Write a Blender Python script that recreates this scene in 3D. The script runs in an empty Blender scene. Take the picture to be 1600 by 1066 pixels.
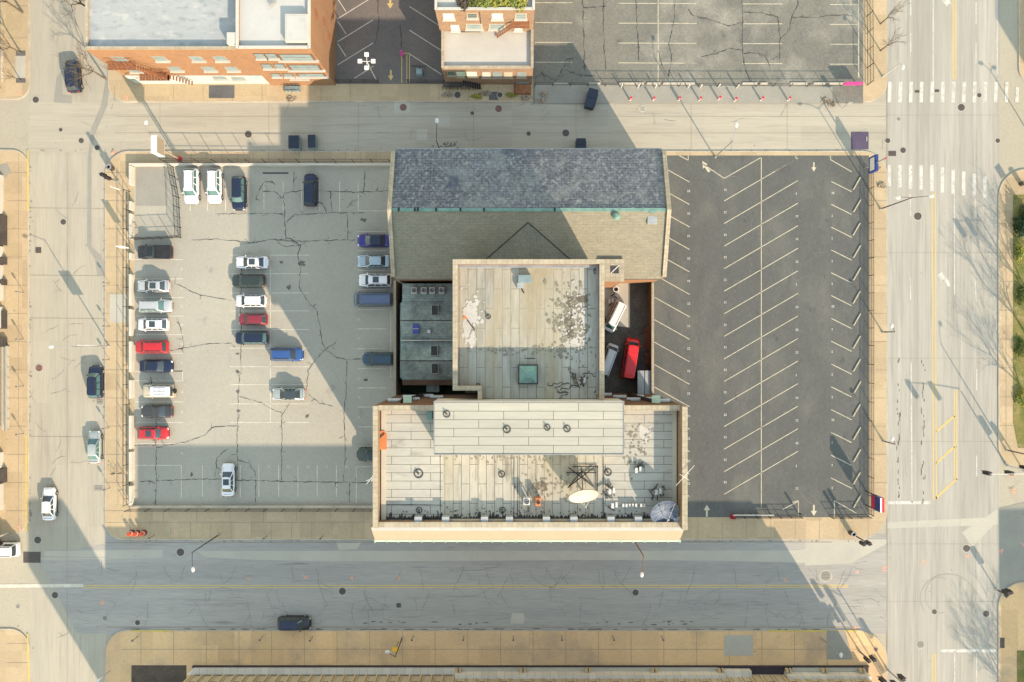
import bpy, math, random
from mathutils import Vector, Matrix
C = bpy.context.scene
COL = C.collection
R = math.radians
random.seed(7)

# ---------------------------------------------------------------- camera, sky, sun, exposure
S = 0.093                      # metres per unit of the site plan
H = 99.0                       # flying height of the camera
cam = bpy.data.cameras.new('camera'); co = bpy.data.objects.new('camera', cam); COL.objects.link(co)
co.location = (0, 0, H); cam.sensor_width = 36; cam.lens = 36 * H / (1600 * S); cam.clip_end = 3000; cam.clip_start = 1
C.camera = co
SUN_EL = math.atan(1 / 2.13); SX, SY = 0.521, -0.854
w = bpy.data.worlds.new('World'); C.world = w; w.use_nodes = True
nt = w.node_tree; sky = nt.nodes.new('ShaderNodeTexSky'); sky.sky_type = 'NISHITA'; sky.sun_disc = False
sky.sun_elevation = SUN_EL; sky.sun_rotation = math.atan2(SX, SY); sky.air_density = 2.3; sky.dust_density = 0.0; sky.ozone_density = 1.0
nt.links.new(sky.outputs[0], nt.nodes['Background'].inputs[0]); nt.nodes['Background'].inputs[1].default_value = 0.12
sl = bpy.data.lights.new('sun', 'SUN'); sl.energy = 2.3; sl.angle = R(0.5); sl.color = (1, .89, .71)
so = bpy.data.objects.new('sun', sl); COL.objects.link(so); so.location = (60, -100, 80)
ce = math.cos(SUN_EL)
so.rotation_euler = Vector((-SX * ce, -SY * ce, -math.sin(SUN_EL))).to_track_quat('-Z', 'Y').to_euler()
C.view_settings.view_transform = 'Standard'; C.view_settings.look = 'None'; C.view_settings.gamma = 1
C.view_settings.exposure = 1.68
C.view_settings.use_white_balance = True; C.view_settings.white_balance_temperature = 7150; C.view_settings.white_balance_tint = 21

# ---------------------------------------------------------------- helpers
def T(x, y): return ((x - 800) * S, (533 - y) * S)
def P(x, y, h=0.0):
    k = 1 - h / H
    return ((x - 800) * S * k, (533 - y) * S * k)
G = 0.13                       # top of the pavement slabs

MATS = {}
def mat(name, c1, c2=None, s=.25, lo=.35, hi=.65, fine=.10, fs=6.0, rough=.9, stains=(), stretch=(1, 1, 1), bump=0.0, metal=0.0, spec=.3, brick=None, bmix=1.0, coat=0.0):
    m = bpy.data.materials.new(name); m.use_nodes = True; MATS[name] = m
    n = m.node_tree.nodes; l = m.node_tree.links; b = n['Principled BSDF']
    b.inputs['Roughness'].default_value = rough; b.inputs['Metallic'].default_value = metal
    b.inputs['Specular IOR Level'].default_value = spec; b.inputs['Coat Weight'].default_value = coat
    tc = n.new('ShaderNodeTexCoord'); mp = n.new('ShaderNodeMapping'); mp.inputs['Scale'].default_value = stretch
    l.new(tc.outputs['Object'], mp.inputs[0])
    def rgb(c): return (c[0], c[1], c[2], 1)
    def noise(scale, det=6, v=mp, seed=0):
        t = n.new('ShaderNodeTexNoise'); t.noise_dimensions = '4D'; t.inputs['W'].default_value = seed
        t.inputs['Scale'].default_value = scale; t.inputs['Detail'].default_value = det; t.inputs['Roughness'].default_value = .6
        l.new(v.outputs[0] if v is mp else v, t.inputs['Vector']); return t
    def mix(a, bb, f, mode='MIX'):
        x = n.new('ShaderNodeMix'); x.data_type = 'RGBA'; x.blend_type = mode
        for s_, v in (('A', a), ('B', bb)):
            i = [q for q in x.inputs if q.name == s_ and q.type == 'RGBA'][0]
            if isinstance(v, tuple): i.default_value = rgb(v)
            else: l.new(v, i)
        if isinstance(f, float): x.inputs[0].default_value = f
        else: l.new(f, x.inputs[0])
        return [q for q in x.outputs if q.type == 'RGBA'][0]
    def ramp(src, a, bb):
        r = n.new('ShaderNodeMapRange'); r.inputs['From Min'].default_value = a; r.inputs['From Max'].default_value = bb
        r.clamp = True; l.new(src, r.inputs[0]); return r.outputs[0]
    c2 = c2 or tuple(v * .8 for v in c1)
    hsh = (sum(map(ord, name)) % 97) * 1.7
    col = mix(c1, c2, ramp(noise(s, seed=hsh).outputs[0], lo, hi))
    if brick:
        bt = n.new('ShaderNodeTexBrick'); l.new(tc.outputs['Object'] if 'vec' not in brick else brick['vec'](n, l, tc), bt.inputs['Vector'])
        bt.inputs['Scale'].default_value = 1; bt.inputs['Brick Width'].default_value = brick['w']; bt.inputs['Row Height'].default_value = brick['h']
        bt.inputs['Mortar Size'].default_value = brick['m']; bt.inputs['Mortar Smooth'].default_value = .2
        bt.inputs['Color1'].default_value = (1, 1, 1, 1); bt.inputs['Color2'].default_value = rgb(brick.get('v', (.86, .86, .86))); bt.inputs['Mortar'].default_value = rgb(brick['c'])
        bt.offset = brick.get('o', .5); bt.inputs['Bias'].default_value = 0
        col = mix(col, bt.outputs['Color'], float(bmix), 'MULTIPLY')
    for (sc, ss, a, bb) in stains:
        col = mix(col, sc, ramp(noise(ss, 8, seed=hsh + ss * 13).outputs[0], a, bb))
    if fine:
        f = noise(fs, 3, seed=3)
        g = n.new('ShaderNodeMapRange'); g.inputs['From Min'].default_value = .3; g.inputs['From Max'].default_value = .7
        g.inputs['To Min'].default_value = 1 - fine; g.inputs['To Max'].default_value = 1 + fine; l.new(f.outputs[0], g.inputs[0])
        cb = n.new('ShaderNodeCombineColor')
        for i in range(3): l.new(g.outputs[0], cb.inputs[i])
        col = mix(col, cb.outputs[0], 1.0, 'MULTIPLY')
    l.new(col, b.inputs['Base Color'])
    if bump:
        bp = n.new('ShaderNodeBump'); bp.inputs['Strength'].default_value = bump; bp.inputs['Distance'].default_value = .05
        l.new(noise(fs, 4).outputs[0], bp.inputs['Height']); l.new(bp.outputs[0], b.inputs['Normal'])
    return m
def rotvec(n, l, tc):
    mp = n.new('ShaderNodeMapping'); mp.inputs['Rotation'].default_value = (0, 0, math.pi / 2); l.new(tc.outputs['Object'], mp.inputs[0]); return mp.outputs[0]
def wallvec(n, l, tc):          # bricks laid in courses on upright walls of either direction
    sp = n.new('ShaderNodeSeparateXYZ'); l.new(tc.outputs['Object'], sp.inputs[0]); ad = n.new('ShaderNodeMath'); l.new(sp.outputs[0], ad.inputs[0]); l.new(sp.outputs[1], ad.inputs[1])
    cb = n.new('ShaderNodeCombineXYZ'); l.new(ad.outputs[0], cb.inputs[0]); l.new(sp.outputs[2], cb.inputs[1]); return cb.outputs[0]

class MB:
    def __init__(s): s.v = []; s.f = []
    def face(s, pts):
        i = len(s.v); s.v += [tuple(p) for p in pts]; s.f.append(tuple(range(i, i + len(pts)))); return s
    def prism(s, poly, z0, z1, top=None):
        a = sum(poly[i][0] * poly[(i + 1) % len(poly)][1] - poly[(i + 1) % len(poly)][0] * poly[i][1] for i in range(len(poly)))
        if a < 0: poly = poly[::-1]
        top = top[::-1] if (top and a < 0) else (top or poly)
        n = len(poly); i = len(s.v)
        s.v += [(x, y, z0) for x, y in poly] + [(x, y, z1) for x, y in top]
        s.f.append(tuple(range(i + n - 1, i - 1, -1))); s.f.append(tuple(range(i + n, i + 2 * n)))
        for k in range(n): s.f.append((i + k, i + (k + 1) % n, i + n + (k + 1) % n, i + n + k))
        return s
    def box(s, x0, y0, z0, x1, y1, z1):
        x0, x1 = min(x0, x1), max(x0, x1); y0, y1 = min(y0, y1), max(y0, y1)
        return s.prism([(x0, y0), (x1, y0), (x1, y1), (x0, y1)], z0, z1)
    def bar(s, p, q, wd, ht):                      # straight box from p to q, wd wide, ht high (bottom at p.z)
        p, q = Vector(p), Vector(q); d = (q - p); u = Vector((-d.y, d.x, 0))
        u = u.normalized() * wd / 2 if u.length > 1e-6 else Vector((wd / 2, 0, 0))
        z = Vector((0, 0, ht)); i = len(s.v)
        s.v += [tuple(a) for a in (p - u, q - u, q + u, p + u, p - u + z, q - u + z, q + u + z, p + u + z)]
        for f in ((3, 2, 1, 0), (4, 5, 6, 7), (0, 1, 5, 4), (1, 2, 6, 5), (2, 3, 7, 6), (3, 0, 4, 7)): s.f.append(tuple(i + k for k in f))
        return s
    def tube(s, pts, r, n=6, r2=None, cap=True):
        pts = [Vector(p) for p in pts]; m = len(pts); i = len(s.v); prev = None
        for j, p in enumerate(pts):
            d = (pts[min(j + 1, m - 1)] - pts[max(j - 1, 0)]).normalized()
            a = Vector((0, 0, 1)) if abs(d.z) < .9 else Vector((1, 0, 0))
            u = d.cross(a).normalized(); v = d.cross(u)
            rr = r if r2 is None else r + (r2 - r) * j / (m - 1)
            for k in range(n):
                t = 2 * math.pi * k / n; s.v.append(tuple(p + u * rr * math.cos(t) + v * rr * math.sin(t)))
        for j in range(m - 1):
            for k in range(n):
                a = i + j * n + k; b = i + j * n + (k + 1) % n; s.f.append((a, b, b + n, a + n))
        if cap: s.f.append(tuple(range(i + n - 1, i - 1, -1))); s.f.append(tuple(i + (m - 1) * n + k for k in range(n)))
        return s
    def cyl(s, x, y, z0, z1, r, n=16, r2=None): 
        return s.prism([(x + r * math.cos(2 * math.pi * k / n), y + r * math.sin(2 * math.pi * k / n)) for k in range(n)], z0, z1,
                       None if r2 is None else [(x + r2 * math.cos(2 * math.pi * k / n), y + r2 * math.sin(2 * math.pi * k / n)) for k in range(n)])
    def ring(s, x, y, z0, z1, ri, ro, n=20):
        i = len(s.v)
        for k in range(n):
            c_, s_ = math.cos(2 * math.pi * k / n), math.sin(2 * math.pi * k / n)
            s.v += [(x + ri * c_, y + ri * s_, z0), (x + ro * c_, y + ro * s_, z0), (x + ro * c_, y + ro * s_, z1), (x + ri * c_, y + ri * s_, z1)]
        for k in range(n):
            a = i + 4 * k; b = i + 4 * ((k + 1) % n)
            for q in range(4): s.f.append((a + q, b + q, b + (q + 1) % 4, a + (q + 1) % 4))
        return s
    def ball(s, x, y, z, rx, ry, rz, n=10, m=6):
        i = len(s.v)
        for j in range(1, m):
            t = math.pi * j / m
            for k in range(n):
                u = 2 * math.pi * k / n; s.v.append((x + rx * math.sin(t) * math.cos(u), y + ry * math.sin(t) * math.sin(u), z + rz * math.cos(t)))
        s.v += [(x, y, z + rz), (x, y, z - rz)]; a = len(s.v) - 2
        for j in range(m - 2):
            for k in range(n): s.f.append((i + j * n + k, i + (j + 1) * n + k, i + (j + 1) * n + (k + 1) % n, i + j * n + (k + 1) % n))
        for k in range(n):
            s.f.append((a, i + k, i + (k + 1) % n)); s.f.append((a + 1, i + (m - 2) * n + (k + 1) % n, i + (m - 2) * n + k))
        return s
    def strip(s, pts, wd, z, jit=0):               # flat painted or worn strip lying at height z
        pts = [Vector((p[0], p[1], 0)) for p in pts]; n = len(pts); L = []; Rr = []
        for j, p in enumerate(pts):
            d = (pts[min(j + 1, n - 1)] - pts[max(j - 1, 0)]); d = d.normalized() if d.length else Vector((1, 0, 0))
            u = Vector((-d.y, d.x, 0)) * wd / 2 * (1 + (random.uniform(-jit, jit) if jit else 0))
            L.append((p.x + u.x, p.y + u.y, z)); Rr.append((p.x - u.x, p.y - u.y, z))
        for j in range(n - 1): s.face((Rr[j], Rr[j + 1], L[j + 1], L[j]))
        return s
    def mesh(s, name, m, off=(0, 0, 0), smooth=False):
        me = bpy.data.meshes.new(name); o = Vector(off)
        me.from_pydata([tuple(Vector(v) - o) for v in s.v], [], s.f); me.update()
        if m is not None: me.materials.append(m if not isinstance(m, str) else MATS[m])
        if smooth: me.polygons.foreach_set('use_smooth', [True] * len(me.polygons))
        return me
    def build(s, name, m, parent=None, local=False, smooth=False, kind=None, loc=None, label=None, cat=None, group=None):
        off = (0, 0, 0)
        if not local: off = parent_origin(parent) if parent else (loc or (0, 0, 0))
        o = bpy.data.objects.new(name, s.mesh(name, m, off, smooth)); COL.objects.link(o)
        if parent: o.parent = parent
        elif loc: o.location = loc
        tag(o, label, cat, group, kind); return o
def parent_origin(p):
    v = Vector(p.location)
    while p.parent: p = p.parent; v = v + Vector(p.location)
    return v
def tag(o, label=None, cat=None, group=None, kind=None):
    for k, v in (('label', label), ('category', cat), ('group', group), ('kind', kind)):
        if v: o[k] = v
    return o
def thing(name, label, cat, loc, group=None, rz=0):
    o = bpy.data.objects.new(name, None); COL.objects.link(o); o.empty_display_size = .5
    o.location = loc if len(loc) == 3 else (loc[0], loc[1], G); o.rotation_euler = (0, 0, rz)
    return tag(o, label, cat, group)
def copy_tree(o, parent=None):
    c = o.copy(); COL.objects.link(c); c.parent = parent
    for ch in list(o.children): copy_tree(ch, c)
    return c
ORD = ['first', 'second', 'third', 'fourth', 'fifth', 'sixth', 'seventh', 'eighth', 'ninth', 'tenth', 'eleventh', 'twelfth', 'thirteenth', 'fourteenth', 'fifteenth', 'sixteenth', 'seventeenth', 'eighteenth']
def rpoly(x0, y0, x1, y1, r=(0, 0, 0, 0), n=8):     # plan rectangle with rounded corners (tl, tr, br, bl)
    out = []
    for (cx, cy, rr, a) in ((x0 + r[0], y0 + r[0], r[0], 180), (x1 - r[1], y0 + r[1], r[1], 270), (x1 - r[2], y1 - r[2], r[2], 0), (x0 + r[3], y1 - r[3], r[3], 90)):
        for k in range(n + 1 if rr else 1):
            t = R(a + 90 * k / n); out.append(T(cx + rr * math.cos(t), cy + rr * math.sin(t)) if rr else T(cx, cy))
    return out

# ---------------------------------------------------------------- materials
mat('street_concrete', (.40, .365, .275), (.345, .315, .24), s=.05, fine=.07, fs=3, stains=(((.30, .27, .22), .35, .60, .78), ((.44, .40, .31), .12, .60, .75)), bump=.1)
mat('street_asphalt', (.36, .345, .30), (.29, .28, .25), s=.4, stretch=(.08, 1, 1), fine=.10, fs=5, stains=(((.16, .155, .14), .5, .63, .8), ((.38, .36, .30), .3, .60, .78), ((.22, .21, .19), 2.2, .60, .72)), bump=.1)
mat('avenue', (.38, .36, .30), (.315, .30, .255), s=.5, stretch=(1, .04, 1), fine=.07, fs=5, stains=(((.25, .235, .20), 2.2, .52, .75), ((.42, .40, .34), .9, .56, .72), ((.30, .28, .24), .25, .55, .68)), bump=.1)
mat('street_ns', (.41, .375, .29), (.37, .34, .265), s=.4, brick={'w': 5.6, 'h': 9, 'm': 0.0, 'c': (1, 1, 1), 'v': (.92, .92, .92), 'o': 0}, stretch=(1, .06, 1), fine=.07, fs=4, stains=(((.28, .255, .21), 1.4, .56, .76), ((.41, .385, .31), .8, .58, .76)), bump=.1)
mat('street_ew', (.41, .375, .29), (.37, .34, .265), s=.4, brick={'w': 14, 'h': 2.4, 'm': 0.0, 'c': (1, 1, 1), 'v': (.92, .92, .92), 'o': 0}, stretch=(.06, 1, 1), fine=.07, fs=4, stains=(((.28, .255, .21), 1.2, .56, .76), ((.42, .39, .31), .7, .58, .76)), bump=.1)
mat('pavement', (.48, .37, .225), (.43, .33, .205), s=.12, fine=.08, fs=4, brick={'w': 2.37, 'h': 2.37, 'm': 0.0, 'c': (1, 1, 1), 'v': (.84, .84, .83), 'o': 0}, stains=(((.40, .29, .18), .4, .60, .8), ((.50, .41, .26), .2, .6, .75)), bump=.1)
mat('pavement_dark', (.78, .50, .25), (.62, .42, .23), s=.03, fine=.08, fs=4, brick={'w': 2.37, 'h': 2.6, 'm': 0.0, 'c': (1, 1, 1), 'v': (.84, .84, .84), 'o': 0}, stains=(((.40, .29, .19), .12, .52, .70),), bump=.1)  # pavement for the shaded blocks, colour raised and reddened to counter the shade
mat('lot_grey', (.385, .36, .285), (.335, .315, .255), s=.07, fine=.07, fs=4, stains=(((.24, .22, .20), .4, .62, .8),), bump=.1)
mat('lot_dark', (.108, .112, .10), (.094, .098, .09), s=.3, fine=.12, fs=5, stains=(((.155, .152, .128), .16, .50, .75), ((.065, .066, .062), .9, .60, .8), ((.14, .138, .12), 1.7, .60, .75)), stretch=(1, .6, 1), bump=.2)
mat('lot_worn', (.19, .185, .15), (.135, .135, .115), s=.12, fine=.2, fs=5, stains=(((.29, .275, .225), .12, .5, .68), ((.085, .085, .08), .35, .60, .75)), bump=.2)
mat('lot_brown', (.17, .145, .125), (.13, .12, .11), s=.2, fine=.15, fs=5, bump=.1)
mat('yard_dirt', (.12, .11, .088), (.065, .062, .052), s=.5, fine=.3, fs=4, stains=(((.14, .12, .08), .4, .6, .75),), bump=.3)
mat('patch_light', (.43, .41, .33), (.385, .365, .30), s=.3, fine=.08)
mat('patch_grey', (.30, .285, .235), (.255, .245, .205), s=.3, fine=.1)
mat('patch_dark', (.13, .13, .125), (.09, .09, .09), s=.4, fine=.15)
mat('crack', (.045, .045, .042), (.09, .085, .075), s=.4, fine=.2)
mat('crack_fine', (.15, .15, .14), (.20, .20, .185), s=.4, fine=.2)
mat('mould', (.17, .155, .11), (.25, .225, .165), s=1.5, fine=.2)
mat('joint', (.20, .17, .13), (.30, .25, .18), s=.4)
mat('line_white', (.53, .52, .46), (.40, .385, .32), s=1.6, lo=.45, hi=.65, fine=.1)
mat('line_cream', (.50, .455, .33), (.32, .30, .22), s=1.6, lo=.48, hi=.72, fine=.1)
mat('line_faded', (.64, .60, .48), (.46, .43, .35), s=1.2, fine=.1)
mat('line_yellow', (.56, .41, .15), (.46, .36, .18), s=.6, lo=.45, hi=.75, fine=.1)
mat('kerb_yellow', (.60, .45, .08), (.5, .38, .12), s=.6)
mat('kerb', (.48, .42, .32), (.36, .31, .24), s=.5)
mat('kerb_stain', (.10, .09, .07), (.2, .17, .12), s=.6)
mat('paint_orange', (.75, .30, .17), (.6, .36, .25), s=1.5)
mat('oil', (.10, .095, .085), (.16, .15, .13), s=1)
mat('grass', (.10, .13, .03), (.22, .18, .06), s=.8, fine=.35, fs=6, stains=(((.30, .24, .11), .5, .55, .7),), bump=.5)
mat('soil', (.10, .075, .055), (.06, .05, .04), s=.8, fine=.3, bump=.4)
# roofs
seam = {'w': 4.6, 'h': .98, 'm': .028, 'c': (.14, .135, .12), 'v': (.94, .94, .94), 'o': .5}
seam2 = dict(seam, vec=rotvec)
YS = ((.36, .27, .13), .28, .56, .74)
mat('membrane_rows', (.44, .42, .345), (.375, .36, .30), s=.3, fine=.07, fs=3, stretch=(.3, 1, 1), brick=seam, stains=(((.34, .30, .20), .10, .56, .76), ((.22, .205, .17), .9, .58, .74), ((.10, .095, .08), 2.4, .66, .78)), rough=.85)
mat('membrane_columns', (.43, .405, .32), (.37, .35, .285), s=.3, fine=.1, fs=3, stretch=(1, .2, 1), brick=seam2, stains=(((.35, .295, .17), .14, .50, .72), ((.18, .16, .12), 1.0, .56, .72), ((.10, .095, .08), 2.4, .66, .78)), rough=.85)
mat('membrane_pale', (.42, .405, .33), (.36, .35, .29), s=.25, fine=.06, fs=3, stretch=(.15, 1.4, 1), brick=dict(seam, h=.96, w=5.6), rough=.85)
mat('membrane_tower', (.43, .41, .335), (.345, .335, .28), s=.3, fine=.1, fs=3, stretch=(1, .2, 1), brick=dict(seam2, h=1.0), stains=(((.19, .18, .14), .45, .53, .70), ((.32, .275, .18), .22, .52, .7), ((.09, .09, .08), 2.0, .62, .76)), rough=.85)
mat('roof_flash', (.50, .46, .35), (.42, .39, .31), s=.5, fine=.05)
mat('coping', (.45, .39, .28), (.36, .31, .22), s=1, fine=.1, brick={'w': .6, 'h': .6, 'm': .02, 'c': (.62, .58, .52), 'o': 0})
mat('tar', (.03, .03, .03), (.06, .055, .05), s=1, rough=.6)
mat('tar_soft', (.16, .13, .09), (.10, .09, .07), s=1)
mat('shingle_south', (.26, .24, .17), (.23, .212, .152), s=.5, fine=.16, fs=2.5, stretch=(1, 2.4, 1), brick={'w': .9, 'h': .35, 'm': .03, 'c': (.72, .72, .72), 'v': (.88, .88, .88)}, bmix=.6)
mat('shingle_north', (.17, .185, .20), (.12, .13, .145), s=.25, fine=.30, fs=2.6, brick={'w': .75, 'h': .36, 'm': .05, 'c': (.45, .45, .5), 'v': (.78, .78, .78)}, stains=(((.27, .29, .27), 2.2, .50, .68), ((.19, .21, .20), .3, .50, .66), ((.07, .085, .11), .35, .56, .7)), bmix=.8)
mat('shingle_annex', (.36, .42, .37), (.24, .29, .26), s=.35, fine=.25, fs=2.2, brick={'w': .9, 'h': .35, 'm': .03, 'c': (.65, .65, .65)}, bmix=.6, stains=(((.14, .18, .15), .25, .54, .7),))
mat('shingle_fly', (.20, .195, .145), (.165, .16, .12), s=.3, fine=.2, fs=3, brick={'w': .9, 'h': .35, 'm': .03, 'c': (.7, .7, .7)}, bmix=.6)
mat('copper', (.17, .31, .255), (.11, .21, .18), s=1, fine=.1, rough=.7)
mat('copper_pale', (.55, .70, .50), (.45, .6, .42), s=1)
mat('roof_silver', (.36, .375, .36), (.31, .33, .32), s=.35, fine=.05, stretch=(.5, 1, 1), bump=.4, fs=1.6, stains=(((.24, .265, .27), .25, .54, .7), ((.27, .29, .28), 1.5, .53, .62), ((.42, .42, .39), .8, .55, .65),), rough=.6)
mat('roof_white', (.47, .47, .43), (.43, .425, .39), s=.3, fine=.03, stains=(((.36, .35, .30), .4, .58, .75),), rough=.7)
mat('roof_bright', (.48, .46, .40), (.42, .40, .345), s=.3, fine=.03, rough=.8)
mat('roof_gravel', (.40, .36, .30), (.30, .28, .24), s=.5, fine=.2)
BR = {'w': .22, 'h': .075, 'm': .008, 'c': (.75, .7, .65), 'v': (.8, .75, .72), 'vec': wallvec}
mat('brick_orange', (.34, .195, .105), (.30, .17, .095), s=.5, fine=.1, brick=BR)
mat('brick_tan', (.33, .22, .14), (.26, .18, .12), s=.9, fine=.15, brick=BR)
mat('brick_brown', (.20, .12, .075), (.14, .085, .06), s=.5, fine=.2, brick=BR)
mat('brick_red', (.34, .13, .08), (.26, .10, .07), s=.5, fine=.2, brick=BR)
mat('peach', (.31, .255, .18), (.29, .24, .17), s=.4, fine=.03)
mat('stucco_tan', (.50, .42, .30), (.42, .35, .25), s=.5, fine=.06)
mat('stucco_white', (.50, .485, .42), (.44, .425, .37), s=.5, fine=.04)
mat('mural', (.42, .44, .41), (.28, .42, .40), s=.5, lo=.50, hi=.62, fine=.03, stains=(((.20, .38, .40), .7, .60, .68), ((.50, .40, .30), .5, .62, .7)))
mat('panel_white', (.66, .62, .54), (.60, .56, .48), s=.5, fine=.03, brick={'w': 1.1, 'h': 3, 'm': .02, 'c': (.5, .5, .5), 'o': 0})
mat('fin_tan', (.52, .40, .24), (.45, .35, .21), s=.5)
mat('wall_white', (.55, .52, .43), (.48, .45, .37), s=.6, fine=.05)
mat('wall_tan', (.34, .28, .20), (.27, .22, .16), s=.5, fine=.15)
mat('dark_recess', (.045, .035, .04), (.06, .045, .05), s=1)
mat('glass', (.05, .09, .085), (.07, .12, .11), s=.6, fine=0, rough=.08, spec=.6)
mat('car_glass', (.035, .05, .055), (.05, .07, .075), s=.6, fine=0, rough=.06, spec=.6)
mat('car_glass_teal', (.07, .16, .15), (.05, .12, .12), s=.6, fine=0, rough=.08, spec=.6)
mat('rubber', (.02, .02, .02), (.03, .03, .03), s=3)
mat('rim', (.40, .41, .42), (.3, .3, .3), s=3, metal=.7, rough=.35)
mat('lamp_clear', (.75, .76, .76), (.6, .6, .6), s=4, fine=0, rough=.1, spec=.7)
mat('lamp_red', (.55, .02, .02), (.4, .015, .015), s=4, fine=0, rough=.15)
mat('black_plastic', (.03, .03, .032), (.02, .02, .02), s=2, rough=.6)
mat('steel_white', (.58, .57, .52), (.5, .48, .44), s=1, rough=.5, metal=.1)
mat('steel_grey', (.34, .35, .35), (.26, .27, .27), s=1, rough=.5, metal=.3)
mat('steel_dark', (.10, .09, .08), (.07, .06, .055), s=1, rough=.5, metal=.3)
mat('iron', (.025, .025, .028), (.045, .04, .04), s=1, rough=.6, metal=.2)
mat('cast_iron', (.12, .10, .085), (.08, .07, .06), s=3, rough=.7, metal=.2)
mat('cast_rust', (.24, .13, .10), (.18, .09, .07), s=3, rough=.8)
mat('bin_dark', (.028, .038, .06), (.02, .03, .045), s=1, rough=.5)
mat('bin_side', (.22, .30, .30), (.16, .22, .22), s=1, rough=.6)
mat('plate_purple', (.10, .08, .12), (.075, .06, .09), s=.6, rough=.5)
mat('sign_pink', (.60, .05, .24), (.52, .05, .2), s=1, rough=.4)
mat('sign_red', (.62, .03, .05), (.52, .03, .05), s=1, rough=.4)
mat('sign_blue', (.03, .06, .22), (.03, .05, .18), s=1, rough=.4)
mat('sign_white', (.78, .76, .72), (.7, .68, .64), s=1, rough=.4)
mat('sign_yellow', (.75, .45, .03), (.65, .38, .03), s=1, rough=.4)
mat('orange_plastic', (.70, .10, .03), (.6, .08, .03), s=1, rough=.5)
mat('rust_orange', (.62, .20, .07), (.52, .17, .06), s=1, rough=.7)
mat('rust_sheet', (.34, .14, .06), (.2, .09, .05), s=2, rough=.8)
mat('dish_white', (.52, .48, .38), (.44, .39, .29), s=1.5, rough=.5)
mat('dish_mesh', (.06, .09, .14), (.045, .07, .11), s=1, rough=.5, metal=.3)
mat('unit_grey', (.36, .38, .37), (.28, .30, .30), s=1, rough=.6)
mat('tarp_blue', (.07, .09, .30), (.05, .07, .22), s=1, rough=.6)
mat('bark', (.16, .125, .085), (.11, .085, .06), s=2, fine=.2)
mat('leaf', (.06, .10, .025), (.12, .13, .03), s=.8, fine=.3)
mat('leaf_yellow', (.36, .31, .05), (.16, .20, .05), s=.6, fine=.3)
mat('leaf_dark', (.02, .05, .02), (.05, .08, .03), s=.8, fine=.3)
# ================================================================ the setting
def struct(name, bm, m, label=None): return bm.build(name, m, kind='structure')
struct('ground', MB().face([(-700, -700, -.02), (700, -700, -.02), (700, 700, -.02), (-700, 700, -.02)]), 'street_concrete')
def sheet(name, m, x0, y0, x1, y1, z): return struct(name, MB().face([(*T(x0, y1), z), (*T(x1, y1), z), (*T(x1, y0), z), (*T(x0, y0), z)]), m)
def psheet(mb, pts, z):
    q = [T(*p) for p in pts]
    a = sum(q[i][0] * q[(i + 1) % len(q)][1] - q[(i + 1) % len(q)][0] * q[i][1] for i in range(len(q)))
    mb.face([(x, y, z) for x, y in (q if a > 0 else q[::-1])]); return mb
road = MB(); psheet(road, [(165, 835), (1385, 835), (1385, 990), (165, 990)], .002); psheet(road, [(60, 870), (165, 850), (165, 990), (120, 990)], .002)
struct('road', road, 'street_asphalt')
rd = MB(); psheet(rd, [(46, 159), (1385, 159), (1385, 237), (46, 237)], -.012); struct('narrow_street', rd, 'street_ew')
rd = MB(); psheet(rd, [(45, -900), (170, -900), (170, 158.9), (46, 158.9)], -.012); psheet(rd, [(45, 237.1), (165.2, 237.1), (165.2, 1900), (45, 1900)], -.012); struct('west_street', rd, 'street_ns')
ave = MB(); psheet(ave, [(1385, -900), (1562, -900), (1562, 1900), (1385, 1900)], .003); struct('avenue', ave, 'avenue')
# raised pavement slabs: one per city block, rounded corners, kerb all round
def block(name, m, x0, y0, x1, y1, r):
    p = rpoly(x0, y0, x1, y1, r)
    struct(name, MB().prism(p, -.02, .12), m)
    q = [Vector((*a, 0)) for a in p]; kb = MB(); n = len(q)
    for i in range(n): kb.bar((*q[i][:2], -.02), (*q[(i + 1) % n][:2], -.02), .16, .145)
    struct('kerb', kb, 'kerb')
block('pavement', 'pavement', 165, 237, 1385, 843, (38, 38, 46, 28))
block('pavement', 'pavement', 170, -900, 1385, 159, (2, 2, 30, 28))
block('pavement', 'pavement_dark', 165, 985, 1385, 1900, (34, 46, 2, 2))
block('pavement', 'pavement', -700, 235, 45, 838, (2, 26, 34, 2))
block('pavement', 'pavement', -700, 983, 46, 1900, (2, 30, 2, 2))
block('pavement', 'pavement', -700, -900, 46, 155, (2, 2, 22, 2))
block('pavement', 'pavement', 1560, 265, 2300, 730, (44, 2, 2, 34))
block('pavement', 'pavement_dark', 1560, 910, 2300, 1900, (38, 2, 2, 2))
block('pavement', 'pavement', 1592, -900, 2300, 128, (2, 2, 2, 20))
# car parks laid on the blocks
sheet('left_car_park', 'lot_grey', 210, 259, 628, 791, .126)
sheet('right_car_park', 'lot_dark', 1000, 243.5, 1357, 808, .126)
sheet('upper_car_park', 'lot_worn', 833, -500, 1348, 162, .126)
sheet('upper_left_car_park', 'lot_brown', 522, -500, 697, 132, .126)
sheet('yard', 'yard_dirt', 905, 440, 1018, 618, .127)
sheet('soil', 'soil', 206, 1039, 292, 1300, .127)
gr = MB(); psheet(gr, [(1582, 305), (2200, 305), (2200, 706), (1590, 700), (1582, 660)], .15); struct('lawn', gr, 'grass')
gr = MB(); psheet(gr, [(1588, 1016), (2200, 1016), (2200, 1900), (1588, 1900)], .15); struct('lawn', gr, 'grass')
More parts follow.
